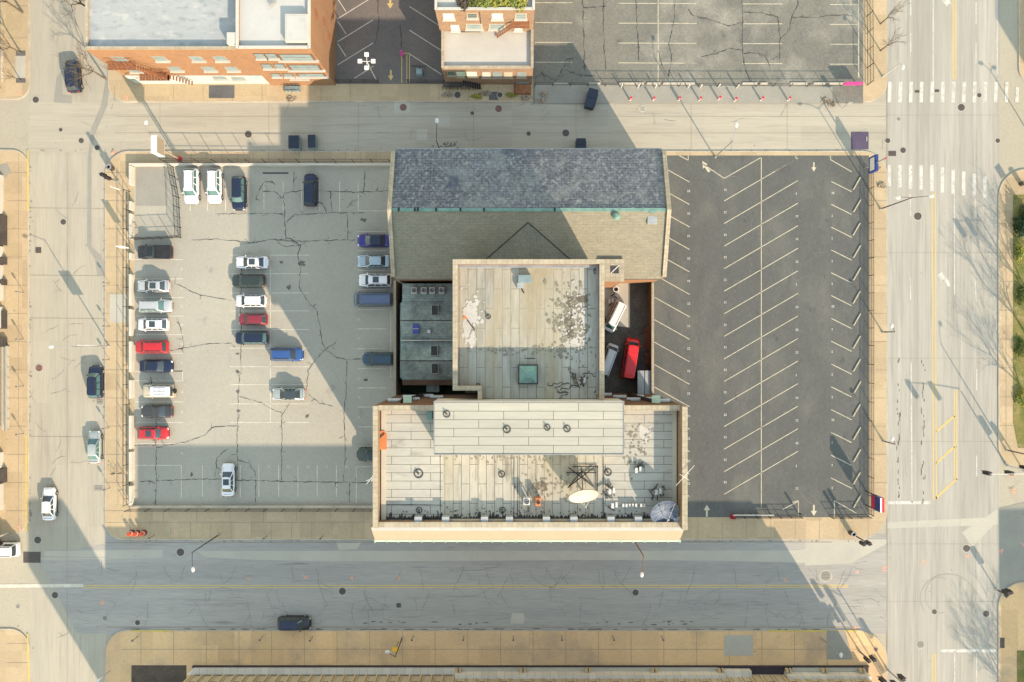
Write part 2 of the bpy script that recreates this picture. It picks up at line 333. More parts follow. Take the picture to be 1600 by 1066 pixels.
# ground patches, mostly wear and repairs, one a painted shadow: (material, ground level, polygon)
PT = [('patch_light', 0, [(70, 861), (255, 859), (253, 872), (70, 875)]), ('patch_light', 0, [(308, 861), (520, 861), (860, 861), (1240, 860), (1320, 852), (1322, 880), (1240, 879), (1100, 876), (900, 875), (640, 877), (520, 877), (400, 875), (320, 871)]),
      ('patch_grey', 0, [(165, 125), (172, 125), (168, 165), (148, 210), (142, 245), (138, 245), (141, 205), (158, 165)]), ('patch_grey', 0, [(137, 245), (143, 245), (143, 385), (158, 400), (168, 418), (164, 430), (152, 430), (148, 405), (136, 385)]),
      ('patch_light', 0, [(616, 160), (641, 156), (641, 177), (616, 177)]), ('patch_light', 0, [(685, 180), (703, 180), (703, 198), (685, 198)]), ('patch_light', 0, [(651, 202), (668, 202), (667, 219), (651, 219)]),
      ('patch_grey', 0, [(96, 112), (88, 122), (84, 160), (112, 162), (112, 150), (98, 148)]),
      ('patch_light', 0, [(1503, 832), (1560, 795), (1560, 812), (1520, 855)]), ('patch_light', 0, [(1385, 816), (1560, 808), (1560, 820), (1385, 826)]),
      ('patch_light', 0, [(800, 958), (818, 958), (820, 966), (818, 975), (797, 974)]), ('patch_light', 0, [(1258, 843), (1385, 843), (1385, 850), (1330, 880), (1258, 884)]),
      ('patch_light', 0, [(526, 848), (565, 846), (558, 858), (530, 860)]), ('patch_grey', 0, [(1560, 795), (1600, 785), (1700, 785), (1700, 910), (1590, 910), (1562, 925)]),  # last grey patch paints the building shadow onto the side street
      ('patch_light', G, [(1131, 992), (1176, 992), (1176, 1024), (1131, 1024)]), ('patch_light', G, [(172, 460), (198, 460), (198, 504), (172, 504)]),
      ('patch_grey', G, [(1291, 985), (1320, 985), (1332, 1030), (1291, 1030)]), ('patch_grey', G, [(836, 133), (1300, 136), (1300, 162), (836, 162)]),
      ('patch_light', G, [(25, 88), (41, 88), (41, 122), (25, 122)]), ('patch_dark', G, [(26, 80), (41, 80), (41, 88), (26, 88)]), ('patch_dark', G, [(26, 123), (41, 123), (41, 130), (26, 130)]),
      ('patch_light', G, [(926, 440), (984, 440), (984, 512), (950, 508), (940, 480)]), ('patch_dark', G, [(764, 144), (778, 144), (778, 157), (764, 157)]),
       ('patch_dark', G, [(327, 134), (367, 134), (367, 154), (327, 154)]),
      ('patch_grey', G, [(0, 258), (12, 255), (18, 268), (10, 278), (0, 276)]), ('patch_grey', G, [(213, 260), (262, 260), (262, 322), (213, 322)])]
by = {}
for i, (m, z, pl) in enumerate(PT): psheet(by.setdefault(m, MB()), pl, z + .0045 + i * .00008)
for m, b in by.items(): struct('road_patch', b, m)

# painted lines
white, cream, faded, yellow = MB(), MB(), MB(), MB()
def ln(mb, x0, y0, x1, y1, wd=.11, z=G): mb.strip([T(x0, y0), T(x1, y1)], wd, z + .008)
# right car park, herringbone stalls
for i in range(15):
    y = 279.3 + 35.2 * i
    xe = min(1245, 1131 + (y - 246) / .585)
    x0 = 1131 if y < 792 else 1159
    if y - .585 * (1245 - 1131) < 246: ln(cream, 1131, y, xe, 247, z=G)
    elif y < 780: ln(cream, 1131, y, 1246, y - 67)
    else: ln(cream, 1159, 796, 1246, 745)
ln(cream, 1189, 247, 1189, 792); ln(cream, 1098, 257, 1131, 279)
for i in range(15):
    y = 285 + 35.05 * i
    if y < 800: ln(cream, 1022 if y > 440 else 1030, y - (1077 - (1022 if y > 440 else 1030)) * .56, 1077, y)
for i in range(14):
    y = 300 + 35.6 * i
    if y < 780: ln(cream, 1298, y - 16, 1330, y)
ln(cream, 1237, 785, 1247, 782); ln(cream, 1247, 782, 1247, 806); ln(cream, 1222, 796, 1247, 783); ln(cream, 1303, 782, 1303, 808); ln(cream, 1303, 782, 1338, 802)
ln(cream, 1243, 244, 1243, 249); ln(cream, 1243, 249, 1210, 268); ln(cream, 1297, 244, 1297, 250); ln(cream, 1297, 250, 1330, 269); ln(cream, 1075, 243, 1075, 251); ln(cream, 1060, 243, 1075, 251)
ln(cream, 1015, 241, 1330, 241, .12, 0)
# stall numbers, worn to two small blots each
def blots(mb, x, y, n=2):
    for k in range(n):
        a = T(x - 1.2 + 2.4 * k, y - 1.6); b = T(x + .3 + 2.4 * k, y - .4); c = T(x - 1.2 + 2.4 * k, y + .5); d = T(x + .3 + 2.4 * k, y + 1.7)
        mb.face([(a[0], b[1], G + .009), (b[0], b[1], G + .009), (b[0], a[1], G + .009), (a[0], a[1], G + .009)])
        mb.face([(a[0], d[1], G + .009), (b[0], d[1], G + .009), (b[0], c[1], G + .009), (a[0], c[1], G + .009)])
for i in range(14):
    blots(white, 1075, 299 + 35.1 * i); blots(white, 1132, 297 + 35.1 * i); blots(white, 1244, 303 + 35.4 * i, 1 + (i % 4 > 0)); blots(white, 1300, 302 + 35.4 * i, 1 + (i % 5 == 0))
# left car park
for y in (406, 436, 465, 494, 523, 552, 580, 595, 628, 660, 693): ln(faded, 212, y, 287, y)
ln(faded, 272, 580, 286, 580); ln(faded, 286, 580, 286, 595); ln(faded, 213, 727, 284, 727); ln(faded, 284, 727, 284, 778)
for y in (399, 428, 458, 486, 515, 544, 573, 601, 631, 660): ln(faded, 360, y, 483, y)
ln(faded, 423, 399, 423, 660)
for y in (362, 392, 423, 453, 484, 514, 545, 576, 606, 636, 667, 697): ln(faded, 559, y, 603, y)
ln(faded, 611, 486, 611, 590); ln(faded, 557, 729, 582, 729); ln(faded, 557, 729, 557, 786)
for x in (317, 346, 376, 405, 436, 466, 496, 526): ln(faded, x, 727, x, 776)
for x in (298, 325, 353, 385, 413, 443, 472, 500, 531, 560): ln(faded, x, 284, x, 330)
ln(faded, 560, 330, 612, 330)
for x in (420, 450, 481, 510, 541): blots(faded, x, 729)
for y in (420, 451, 479, 508, 538, 567, 612, 644, 708): blots(faded, 284, y)
for y in (377, 408, 438, 499, 529, 592, 621, 652): blots(faded, 560, y)
# upper car parks
for k, y in enumerate((-57, -26, 5, 36, 67, 98)):
    ln(cream, 836, y, 894, y + (.5 if k == 3 else 0)); ln(cream, 966, y + 1, 1088, y + 1.5); ln(cream, 1159, y + 2, 1222, y + 2); ln(cream, 1296, y + 3, 1340, y + 3)
ln(cream, 1028, -200, 1028, 129); ln(cream, 1341, -200, 1341, 122, .2)
for y in (-38, -4, 30, 66, 102): ln(line := faded, 528, y, 583, y - 34 + (0 if y < 90 else 0))
for y in (-48, -16, 20, 55, 90): ln(faded, 528, y - 25 + 4, 541, y - 1)
for y in (-30, 5, 42, 79): ln(faded, 640, y + 6, 690, y + 38)
for x, y in ((554, 123),): ln(faded, x, y, 584, 104)
ln(yellow, 628, 84, 640, 84); ln(yellow, 628, 84, 628, 130); ln(yellow, 640, 84, 640, 130); ln(yellow, 636, 86, 636, 129)
# avenue
def av(mb, x0, y0, x1, y1, wd=.15): ln(mb, x0, y0, x1, y1, wd, -.002 + .004)
av(yellow, 1489, -300, 1489, 124, .18); av(yellow, 1493.4, -300, 1493.4, 124, .18); av(white, 1458, -300, 1458, 128, .14); av(white, 1558, -300, 1558, 118, .14)
for y in (-60, -10, 52): av(white, 1423, y, 1423, y + 34, .14); av(white, 1525, y + 14, 1525, y + 47, .14)
av(yellow, 1456, 301, 1458.5, 780, .16); av(yellow, 1461, 301, 1463, 780, .16); av(white, 1491, 303, 1491.5, 461, .14)
for a, b in ((304, 338), (434, 469)): av(white, 1422, a, 1423, b, .14); av(white, 1524, a + 6, 1525, b + 3, .14)
av(white, 1423.5, 566, 1425, 786, .14); av(white, 1526, 577, 1526, 610, .14); av(white, 1526, 712, 1526, 745, .14)
av(yellow, 1491, 609, 1491, 750, .16); av(yellow, 1495, 609, 1495, 750, .16)
for (x0, y0, x1, y1) in ((1463, 675, 1491, 650), (1463, 724, 1491, 698), (1461, 780, 1495, 748)): av(yellow, x0, y0, x1, y1, .3)
av(white, 1387, 785.5, 1454, 785.5, .45); av(white, 1470, 1017, 1556, 1017, .45); av(yellow, 1457, 1022, 1457, 1400, .18); av(yellow, 1461.5, 1022, 1461.5, 1400, .18); av(white, 1491.5, 1018, 1491.5, 1400, .14); av(white, 1525.5, 1018, 1525.5, 1400, .14)
for i in range(13): av(white, 1390.5 + 16.6 * i, 128 + (8 if i == 12 else 0), 1389.5 + 16.6 * i, 160, .50)
for i in range(10): av(white, 1389.5 + 16.6 * i, 258 + (i > 4) * (i - 4) * 3.4, 1389.5 + 16.6 * i, 291 + 2.0 * i, .50)
def arrow(mb, pts, z): psheet(mb, pts, z + .008)
def straight_arrow(mb, x, y, s, d=1, z=G): arrow(mb, [(x - .9 * s, y - d * 6 * s), (x + .9 * s, y - d * 6 * s), (x + .9 * s, y), (x + 3 * s, y), (x, y + d * 5 * s), (x - 3 * s, y), (x - .9 * s, y)], z)
straight_arrow(cream, 1271, 262, 1.3); straight_arrow(cream, 1271, 798, 1.6); straight_arrow(cream, 1104, 797, 1.7, -1)
arrow(cream, [(1097, 252), (1105, 257), (1103, 260), (1110, 268), (1106, 270), (1101, 262), (1098, 264)], G)
straight_arrow(yellow, 611, 119, 1.5); straight_arrow(yellow, 610, 6, 1.7)
arrow(white, [(1464, 430), (1474, 424), (1473, 429), (1481, 436), (1485, 447), (1481, 448), (1477, 440), (1471, 435), (1473, 440)], 0)
arrow(white, [(1471, 1), (1484, -3), (1484, 2), (1487, 6), (1482, 6), (1480, 10)], 0)
ln(yellow, 130, 915, 1326, 914.5, .14, 0); ln(yellow, 130, 918.5, 1326, 917.5, .14, 0); ln(faded, -20, 916, 130, 915, .5, 0)
struct('road_marking', white, 'line_white'); struct('road_marking', cream, 'line_cream'); struct('road_marking', faded, 'line_faded'); struct('road_marking', yellow, 'line_yellow')
ky = MB()
for a, b, c, d in ((1198, 985.5, 1338, 985.5), (205, 985.5, 270, 985.5), (42, 680, 42, 830), (44.5, 235, 44.5, 330), (44, 990, 46, 1066)): ky.bar((*T(a, b), .127), (*T(c, d), .127), .2, .006)
struct('kerb_paint', ky, 'kerb_yellow')
# surveyors' paint
ob = MB(); random.seed(3)
for (x, y, z, n) in ((32, 146, G, 5), (198, 152, G, 5), (190, 238, 0, 3), (176, 240, G, 3), (183, 1012, G, 6), (160, 941, 0, 5), (388, 904, 0, 2), (478, 904, 0, 3), (551, 904, 0, 3), (621, 904, 0, 4), (1228, 907, 0, 3), (1297, 903, 0, 4), (1380, 888, 0, 3), (1443, 880, 0, 3), (1565, 860, 0, 4), (1582, 767, G, 6), (1582, 742, G, 4), (1511, 868, 0, 3), (1335, 982, 0, 6), (33, 825, G, 4), (205, 540, G, 3), (1600, 852, 0, 3), (272, 828, G, 2), (1340, 893, 0, 3)):
    for k in range(n):
        a = random.uniform(0, 6.28); r = random.uniform(1.5, 4); cx, cy = x + random.uniform(-3, 3), y + random.uniform(-3, 3)
        ob.strip([T(cx - r * math.cos(a), cy - r * math.sin(a)), T(cx + .3, cy + .4), T(cx + r * math.cos(a), cy + r * math.sin(a))], .13, z + .0105 + .0003 * k)
struct('utility_marking', ob, 'paint_orange')

# cracks (hand-traced main ones plus random branching wear)
def wig(pts, amp=1.0, step=6):
    out = []
    for (a, b), (c, d) in zip(pts, pts[1:]):
        n = max(1, int(math.hypot(c - a, d - b) / step))
        for k in range(n):
            t = k / n; out.append((a + (c - a) * t + random.uniform(-amp, amp), b + (d - b) * t + random.uniform(-amp, amp)))
    out.append(pts[-1]); return [T(*p) for p in out]
ck = MB(); random.seed(11); cf = MB()
LC = [[(400, 334), (430, 334), (443, 334)], [(443, 300), (446, 348), (447, 375), (470, 383)], [(447, 348), (460, 336), (512, 333), (570, 333)], [(445, 302), (475, 298), (515, 299), (560, 301), (606, 298)], [(571, 268), (568, 300)], [(517, 300), (518, 330)],
      [(543, 334), (544, 375)], [(543, 325), (550, 315), (560, 312)], [(400, 379), (425, 374), (445, 377), (475, 377), (555, 375)], [(400, 314), (405, 300), (413, 285), (425, 283), (430, 289)], [(412, 300), (430, 300), (442, 311)], [(460, 268), (460, 300)], [(490, 310), (505, 320), (511, 334)],
      [(470, 383), (465, 400), (470, 420), (468, 450), (480, 470), (495, 485), (500, 510), (503, 535), (509, 546)], [(509, 546), (525, 558), (545, 562), (568, 561)], [(509, 546), (495, 560), (482, 580), (479, 610)], [(509, 546), (525, 535)],
      [(543, 563), (541, 610), (538, 650), (540, 700), (537, 752)], [(375, 585), (373, 620), (371, 700), (371, 750)], [(440, 752), (441, 650), (453, 630)], [(441, 646), (425, 640), (410, 630), (375, 620)], [(210, 696), (245, 695)], [(245, 640), (245, 696), (244, 790)], [(245, 699), (285, 692), (320, 680), (332, 668), (371, 665)], [(244, 751), (320, 748), (371, 750), (440, 752), (500, 753), (578, 754)],
      [(371, 718), (390, 724), (400, 740), (400, 785)], [(547, 755), (546, 785)], [(273, 443), (290, 450), (310, 460), (362, 470)], [(277, 497), (283, 515), (288, 540), (285, 546)], [(265, 548), (285, 545), (320, 538), (362, 536)], [(300, 375), (340, 374), (378, 378), (400, 380)], [(337, 335), (380, 334), (400, 334)],
      [(356, 700), (340, 715), (336, 745)], [(220, 753), (235, 751), (243, 755)], [(378, 420), (377, 480), (377, 585)], [(482, 616), (500, 630), (520, 635)], [(430, 375), (445, 386), (470, 383), (478, 378)], [(436, 376), (452, 372), (466, 380)],
      [(225, 601), (235, 597), (245, 603), (250, 608)], [(236, 590), (238, 602)], [(398, 379), (383, 381)]]
UC = [[(910, -20), (911, 40), (913, 95), (914, 120)], [(942, -20), (943, 60), (946, 110)], [(993, -20), (995, 40), (998, 96)], [(1055, -20), (1053, 30), (1045, 70), (1049, 90), (1045, 120)], [(1075, 15), (1080, 24), (1110, 32), (1138, 42), (1158, 36)], [(1159, -20), (1160, 80), (1162, 100), (1172, 130)], [(1095, 90), (1120, 84), (1140, 76), (1158, 79)], [(1162, 84), (1180, 83), (1195, 88), (1202, 104)], [(1163, 20), (1185, 20), (1215, 27), (1218, 60), (1217, 98)],
      [(1247, -20), (1246, 10), (1236, 28), (1232, 50), (1218, 62)], [(1236, 28), (1278, 28), (1300, 24), (1325, 24)], [(1202, 96), (1215, 88)], [(868, 128), (850, 118), (846, 115), (836, 122)], [(868, 128), (880, 108), (884, 95), (896, 92)], [(884, 110), (905, 118), (930, 120)], [(1028, 80), (1035, 105), (1045, 122)], [(590, -20), (592, 40), (587, 70)], [(625, 40), (628, 75)], [(946, 10), (911, 13)]]
for c in LC + UC:
    ck.strip(wig(c, .9, 4), .10 if c in UC else .07, G + .012, .85)
    for (a_, b_), (c_, d_) in zip(c, c[1:]):
        for _ in range(max(1, int(math.hypot(c_ - a_, d_ - b_) / 22))):
            t_ = random.random(); x_, y_ = a_ + (c_ - a_) * t_, b_ + (d_ - b_) * t_; an_ = random.uniform(0, 6.28); q_ = [(x_, y_)]
            for _k in range(random.randint(1, 3)): an_ += random.uniform(-.6, .6); x_ += 3.2 * math.cos(an_); y_ += 3.2 * math.sin(an_); q_.append((x_, y_))
            ck.strip([T(*p) for p in q_], .045, G + .0135 + random.uniform(0, .001), .8)
def creep(x, y, a, n, wd=.05, z=0.0, lim=None, st=7):
    pts = [(x, y)]
    for _ in range(n):
        a += random.uniform(-.35, .35); x += st * math.cos(a); y += st * math.sin(a)
        if lim and not (lim[0] < x < lim[2] and lim[1] < y < lim[3]): break
        pts.append((x, y))
        if random.random() < .10 and n > 4: creep(x, y, a + random.choice((-1, 1)) * random.uniform(.7, 1.3), n // 2, wd * .8, z, lim, st)
    if len(pts) > 1: cf.strip([T(*p) for p in pts], wd, z + .0115 + random.uniform(0, .001), .6)
for i in range(46): creep(180 + i * 26 + random.uniform(-9, 9), random.choice((885, 889, 922, 942)), math.pi / 2 + random.uniform(-.2, .2), random.randint(4, 11), .05, 0, (165, 880, 1340, 983), 5)
for i in range(34): creep(random.uniform(200, 1330), random.uniform(884, 975), random.choice((0, 1.57, 3.14, 4.71)) + random.uniform(-.3, .3), random.randint(3, 9), .04, 0, (165, 880, 1340, 983), 5)
for i in range(26): creep(random.uniform(60, 1380), random.uniform(165, 232), random.uniform(0, 6.28), 4, .035, 0, (46, 160, 1384, 236), 5)
for i in range(22): creep(random.uniform(50, 160), random.uniform(260, 1000), random.uniform(0, 6.28), 5, .035, 0, (46, 240, 164, 1060), 5)
for y in (888, 939): creep(165, y, 0, 60, .06, 0, (165, y - 4, 1330, y + 4), 8); creep(700, y, 0, 60, .06, 0, (165, y - 4, 1330, y + 4), 8)
for i in range(14): creep(random.uniform(1010, 1340), random.uniform(250, 790), random.uniform(0, 6.28), 6, .05, G, (1024, 246, 1350, 800), 5)
for i in range(16): creep(random.uniform(840, 1340), random.uniform(0, 120), random.uniform(0, 6.28), 5, .05, G, (838, -10, 1340, 124), 6)
for i in range(9): creep(1290 + random.uniform(0, 95), 880 + random.uniform(0, 90), random.uniform(0, 6.28), 5, .05, 0, (1285, 850, 1390, 980), 4)
struct('pavement_crack', ck, 'crack'); struct('pavement_crack', cf, 'crack_fine')
# expansion joints
jn = MB()
def J(x0, y0, x1, y1, z=0, wd=.05): jn.strip([T(x0, y0), T(x1, y1)], wd, z + .005)
for x in (105,): J(x, 240, x, 1066, .001)
for y in (325, 430, 497, 682, 870): J(45, y, 165, y + 1, .001)
for y in (182, 208): J(180, y, 1385, y, .001, .04)
for x in (250, 420, 560, 740, 900, 1080, 1230): J(x, 160, x, 237, .001, .04)
for x in (1433, 1500): J(x, -300, x, 1300, .004, .04)
for y in (180, 395, 560, 690, 850, 940): J(1385, y, 1560, y, .004, .035)
J(1386, -200, 1386, 1300, .004, .1); J(165, 980, 1340, 980, .004, .12); J(165, 848, 1300, 847, .004, .1)
for x in range(221, 1340, 51): J(x, 985, x, 1039, G)
J(190, 1014, 1340, 1014, G)
for i in range(12): J(204 + 31.5 * i, 816 - (i % 2), 204 + 31.5 * i, 842, G); J(204 + 52 * i, 793, 204 + 52 * i, 816, G)
J(165, 816, 583, 816, G)
for y in range(270, 800, 44): J(165, y, 207, y, G); J(1358, y, 1385, y, G); J(12, y, 44, y, G)
for y in (10, 60, 1005, 1035): J(12, y, 44, y, G)
J(185, 262, 185, 790, G); J(30, 240, 30, 835, G)
for x in range(180, 830, 46): J(x, 134, x, 159, G)
for x in range(300, 612, 24): J(x, 238, x, 258, G)
for x in range(1090, 1385, 38): J(x, 808, x, 843, G)
for y in (305, 350, 395, 440, 485, 530, 575, 620, 665): J(1561, y, 1582, y, G)
J(1571, 300, 1571, 700, G)
struct('pavement_joint', jn, 'joint')
# stains: oil in the car parks, dirt along kerbs, ochre run-off
st = MB(); random.seed(21)
def blob(mb, x, y, rx, ry, z, n=14, jit=.35):
    mb.face([(*T(x + rx * math.cos(t) * (1 + (q := random.uniform(-jit, jit))), y - ry * math.sin(t) * (1 + q)), z) for t in [2 * math.pi * k / n for k in range(n)]])
for (x, y, a, b) in ((372, 553, 3, 2), (372, 581, 3, 3), (372, 612, 3, 3), (373, 642, 3, 2), (452, 449, 3, 4), (568, 344, 5, 3), (572, 594, 3, 2), (471, 412, 6, 4), (300, 741, 2, 3), (440, 410, 3, 2), (480, 650, 3, 3)): blob(st, x, y, a, b, G + .0075)
for i in range(60):
    x = random.uniform(200, 1300); blob(st, x, 983.5 + random.uniform(-1, .5), random.uniform(3, 9), .8, .0095 + i * .00002, 10)
for i in range(26): blob(st, random.uniform(560, 760) if i % 2 else random.uniform(930, 1110), random.uniform(970, 976), random.uniform(1.5, 5), random.uniform(.5, 1.2), .0112 + i * .00002, 9)
for i in range(22): blob(st, 702 + random.gauss(0, 8), 226 + random.gauss(0, 2.5), 1.5, 1.2, .0088 + i * .00002, 8)
for i in range(60): blob(st, random.gauss(1404 if i % 2 else 1442, 1.4), random.uniform(560, 790), .8, random.uniform(1.5, 5), .0125 + i * .00001, 8)
struct('oil_stain', st, 'oil')
# litter, gum and dirt specks
sp = MB(); random.seed(55); nsp = 0
def inblk(x, y): return (165 < x < 1385 and 237 < y < 843) or (170 < x < 1385 and y < 159) or (165 < x < 1385 and y > 985) or (x < 45 and (235 < y < 838 or y > 983 or y < 155)) or (x > 1560 and (265 < y < 730 or y > 910))
while nsp < 900:
    x, y = random.uniform(0, 1600), random.uniform(0, 1066)
    if 600 < x < 1030 and 237 < y < 840: continue
    r = random.choice((.6, .6, .8, 1.2)) * random.uniform(.5, 1); blob(sp, x, y, r, r * random.uniform(.4, 1), (G if inblk(x, y) else 0) + .0138 + nsp * .000002, 6, .4); nsp += 1
for i in range(260):
    e = random.choice((0, 1, 2, 3)); t_ = random.random()
    x, y = ((163.5, 270 + 530 * t_), (47, 260 + 560 * t_), (200 + 1150 * t_, 845.5), (60 + 1300 * t_, 235))[e]; blob(sp, x + random.gauss(0, .8), y + random.gauss(0, .8), random.uniform(.6, 2.2), random.uniform(.6, 1.6), .0125 + i * .00001, 7, .4)
struct('litter', sp, 'mould')['kind'] = 'stuff'
# skid rings
sk = MB(); sk.strip([T(1481 + 43 * math.cos(t) , 935 - 38 * math.sin(t)) for t in [R(a) for a in range(-20, 215, 8)]], .12, .012); sk.strip([T(1468 + 22 * math.cos(t), 930 - 28 * math.sin(t)) for t in [R(a) for a in range(60, 300, 10)]], .09, .0128)
struct('tyre_mark', sk, 'patch_grey')

# ---------------------------------------------------------------- manholes, drains, plates
def manhole(x, y, r, m, where, z=0, rim=True):
    cx, cy = T(x, y); r *= S; z += .006
    o = MB().cyl(0, 0, 0, .012, r, 20).build('manhole_cover', m, local=True, loc=(cx, cy, z))
    tag(o, where, 'manhole', 'manhole covers in the streets')
    if rim: MB().ring(0, 0, 0, .010, r, r * 1.22, 20).build('frame', 'patch_light', o, local=True)
    lid = MB()
    for k in range(-2, 3): lid.bar((-r * .75, k * r * .3, .012), (r * .75, k * r * .3, .012), r * .08, .004)
    lid.build('lid_ribs', 'steel_dark', o, local=True)
for a in ((56, 156, 5, 'cast_iron', 'dark manhole cover at the top left crossing below the orange paint mark'), (127, 220, 4, 'cast_iron', 'manhole cover left of the curved grey trench repair at the top left crossing', 0),
          (152, 231, 4, 'cast_iron', 'pale ringed manhole cover right of the curved grey trench repair'), (388, 210, 5.5, 'cast_iron', 'dark manhole cover in the narrow street beside the fence shadow'), (630, 168, 5.5, 'cast_rust', 'rusty red manhole cover set in a square pale patch'),
          (779, 170, 5.5, 'cast_rust', 'rusty red manhole cover below the building with the white roof'), (884, 208, 5.5, 'cast_iron', 'dark manhole cover with pale rim in the shadow left of a waste bin'), (826, 209, 3.5, 'cast_iron', 'small dark manhole cover inside faint painted brackets'),
          (1004, 170, 5, 'patch_light', 'pale worn manhole cover in the sunny street above the gabled roof'), (738, 177, 3, 'cast_iron', 'small grey manhole cover left of the rusty one near the white roof'), (1502, 168, 5.5, 'cast_iron', 'large manhole cover just under the upper zebra crossing'),
          (1387, 220, 4, 'cast_iron', 'pale ringed manhole cover at the avenue kerb right of the dark steel plate'), (1411, 235, 4.5, 'cast_iron', 'dark manhole cover nearest the left end of the lower zebra crossing'), (1559, 220, 3.5, 'cast_iron', 'small manhole cover at the right side of the avenue crossing'),
          (1434, 338, 6, 'cast_iron', 'large round manhole cover in the avenue below the lower zebra crossing'), (1530, 149, 3.5, 'cast_iron', 'small dark manhole cover between the stripes of the upper zebra crossing'), (1404, 186, 3, 'patch_grey', 'faint grey manhole cover at the top of the avenue crossing'),
          (99, 347, 4.5, 'cast_iron', 'manhole cover in the west street above the square drain'), (61, 575, 5.5, 'cast_rust', 'rust brown manhole cover in the west street'), (59, 844, 5.5, 'cast_iron', 'dark manhole cover above the rectangular steel hatch'),
          (86, 930, 5, 'cast_iron', 'dark manhole cover left of the shadow edge in the bottom left crossing'), (28, 948, 3, 'patch_grey', 'faint manhole cover in the sunlit lower left crossing'), (282, 863, 6, 'cast_iron', 'worn manhole cover between the two pale trench strips'),
          (215, 973, 4, 'cast_iron', 'small manhole cover near the rounded kerb of the lower pavement'), (164, 966, 4, 'patch_grey', 'faint grey manhole cover in the middle of the lower left crossing'), (535, 924, 5.5, 'steel_dark', 'black manhole cover just below the yellow line on the left'),
          (993, 926, 5, 'steel_dark', 'black manhole cover just below the yellow line under the long street lamp'), (1510, 857, 5.5, 'cast_iron', 'dark manhole cover beside the diagonal pale strip in the avenue'), (1460, 956, 4, 'cast_iron', 'small manhole cover at the bottom of the round tyre marks'),
          (1438, 1007, 6, 'patch_grey', 'faint large manhole cover left of the bottom stop line'), (1541, 959, 5, 'cast_iron', 'manhole cover at the edge of the tree shadow lower right'), (1290, 900, 8, 'patch_grey', 'wide worn manhole cover near the right end of the yellow line'),
          (95, 203, 0 + 3, 'cast_iron', 'small dark manhole cover left of the faint painted rectangle in the crossing')):
    manhole(*a[:5], z=0, rim=(len(a) == 5))
manhole(715, 149, 5, 'cast_iron', 'tree pit cover with dark ring in the pavement left of the square grate', G); manhole(781, 149, 4, 'steel_dark', 'small dark ringed cover in the pavement below the white roof', G)
manhole(1368, 1014, 3, 'cast_rust', 'brown round cover on the sunny corner of the lower pavement', G)
def drain(x, y, a, b, lab, z=0, m='cast_iron', rz=0):
    hx, hy = a * S / 2, b * S / 2
    o = MB().box(-hx, -hy, 0, hx, hy, .012).build('drain_grate', m, local=True, loc=(*T(x, y), z + .008)); o.rotation_euler.z = rz
    tag(o, lab, 'drain')
    g = MB(); n = max(3, int(a / 2))
    for k in range(n): xx = -hx * .85 + 2 * hx * .85 * k / (n - 1); g.bar((xx, -hy * .8, .012), (xx, hy * .8, .012), .03, .006)
    g.box(-hx * .86, -.02, .0125, hx * .86, .02, .0165); g.build('grate_bars', 'steel_dark', o, local=True)
drain(50, 871, 27, 17, 'large rectangular steel grate in the lower left crossing beside the white van'); drain(60, 391, 9, 9, 'small square drain in the west street'); drain(156, 628, 9, 8, 'square drain at the kerb of the west street below the dark blue car', m='patch_grey')
drain(154, 763, 13, 8, 'pale square drain at the kerb of the west street below the silver car', m='patch_grey'); drain(1394, 240, 12, 8, 'rectangular drain at the left edge of the avenue'); drain(1433, 143, 7, 4, 'small grate on the left in the upper zebra crossing')
drain(1464, 142, 7, 4, 'small grate near the middle of the upper zebra crossing'); drain(623, 946, 7, 7, 'small square dark drain in the lower street right of the black car'); drain(1574, 927, 14, 7, 'dark grate at the rounded kerb in the lower right shade', G, rz=R(45)); drain(1565, 1004, 7, 16, 'tall narrow grate on the lower right pavement', G)
drain(431, 271, 40, 2.5, 'long narrow black drain channel along the top of the left car park', G, m='steel_dark')
o = MB().box(-1.25, -1.25, 0, 1.25, 1.25, .03).build('steel_plate', 'plate_purple', local=True, loc=(*T(1343.5, 220), .01)); tag(o, 'square dark purple steel road plate on the street by the avenue', 'road plate')
MB().box(.95, -.1, .03, 1.05, .55, .034).build('plate_marking', 'line_white', o, local=True)
# ================================================================ buildings
def tb(mb, x0, y0, x1, y1, z0, z1):               # box from plan coordinates
    a = T(x0, y0); b = T(x1, y1); return mb.box(a[0], b[1], z0, b[0], a[1], z1)
def bld(name, label, x, y, cat='building', group=None): return thing(name, label, cat, (*T(x, y), 0), group)
def roofsheet(name, m, par, pts, z): q = MB(); psheet(q, pts, z); return q.build(name, m, par)
def parapet(par, x0, y0, x1, y1, z0, z1, t, m='brick_tan', cm='coping', sides='nesw', low=None):
    mb = MB(); cb = MB()
    R_ = {'w': (x0, y0, x0 + t, y1), 'e': (x1 - t, y0, x1, y1), 'n': (x0 + t, y0, x1 - t, y0 + t), 's': (x0 + t, y1 - t, x1 - t, y1)}
    for s_ in sides:
        zz = (low or {}).get(s_, z1); tb(mb, *R_[s_], z0, zz)
        a = R_[s_]; e = .5
        tb(cb, a[0] - (e if s_ != 'n' and s_ != 's' else 0), a[1] - (e if s_ != 'e' and s_ != 'w' else 0), a[2] + (e if s_ != 'n' and s_ != 's' else 0), a[3] + (e if s_ != 'e' and s_ != 'w' else 0), zz + .002, zz + .09)
    mb.build('parapet', m, par); cb.build('coping', cm, par)
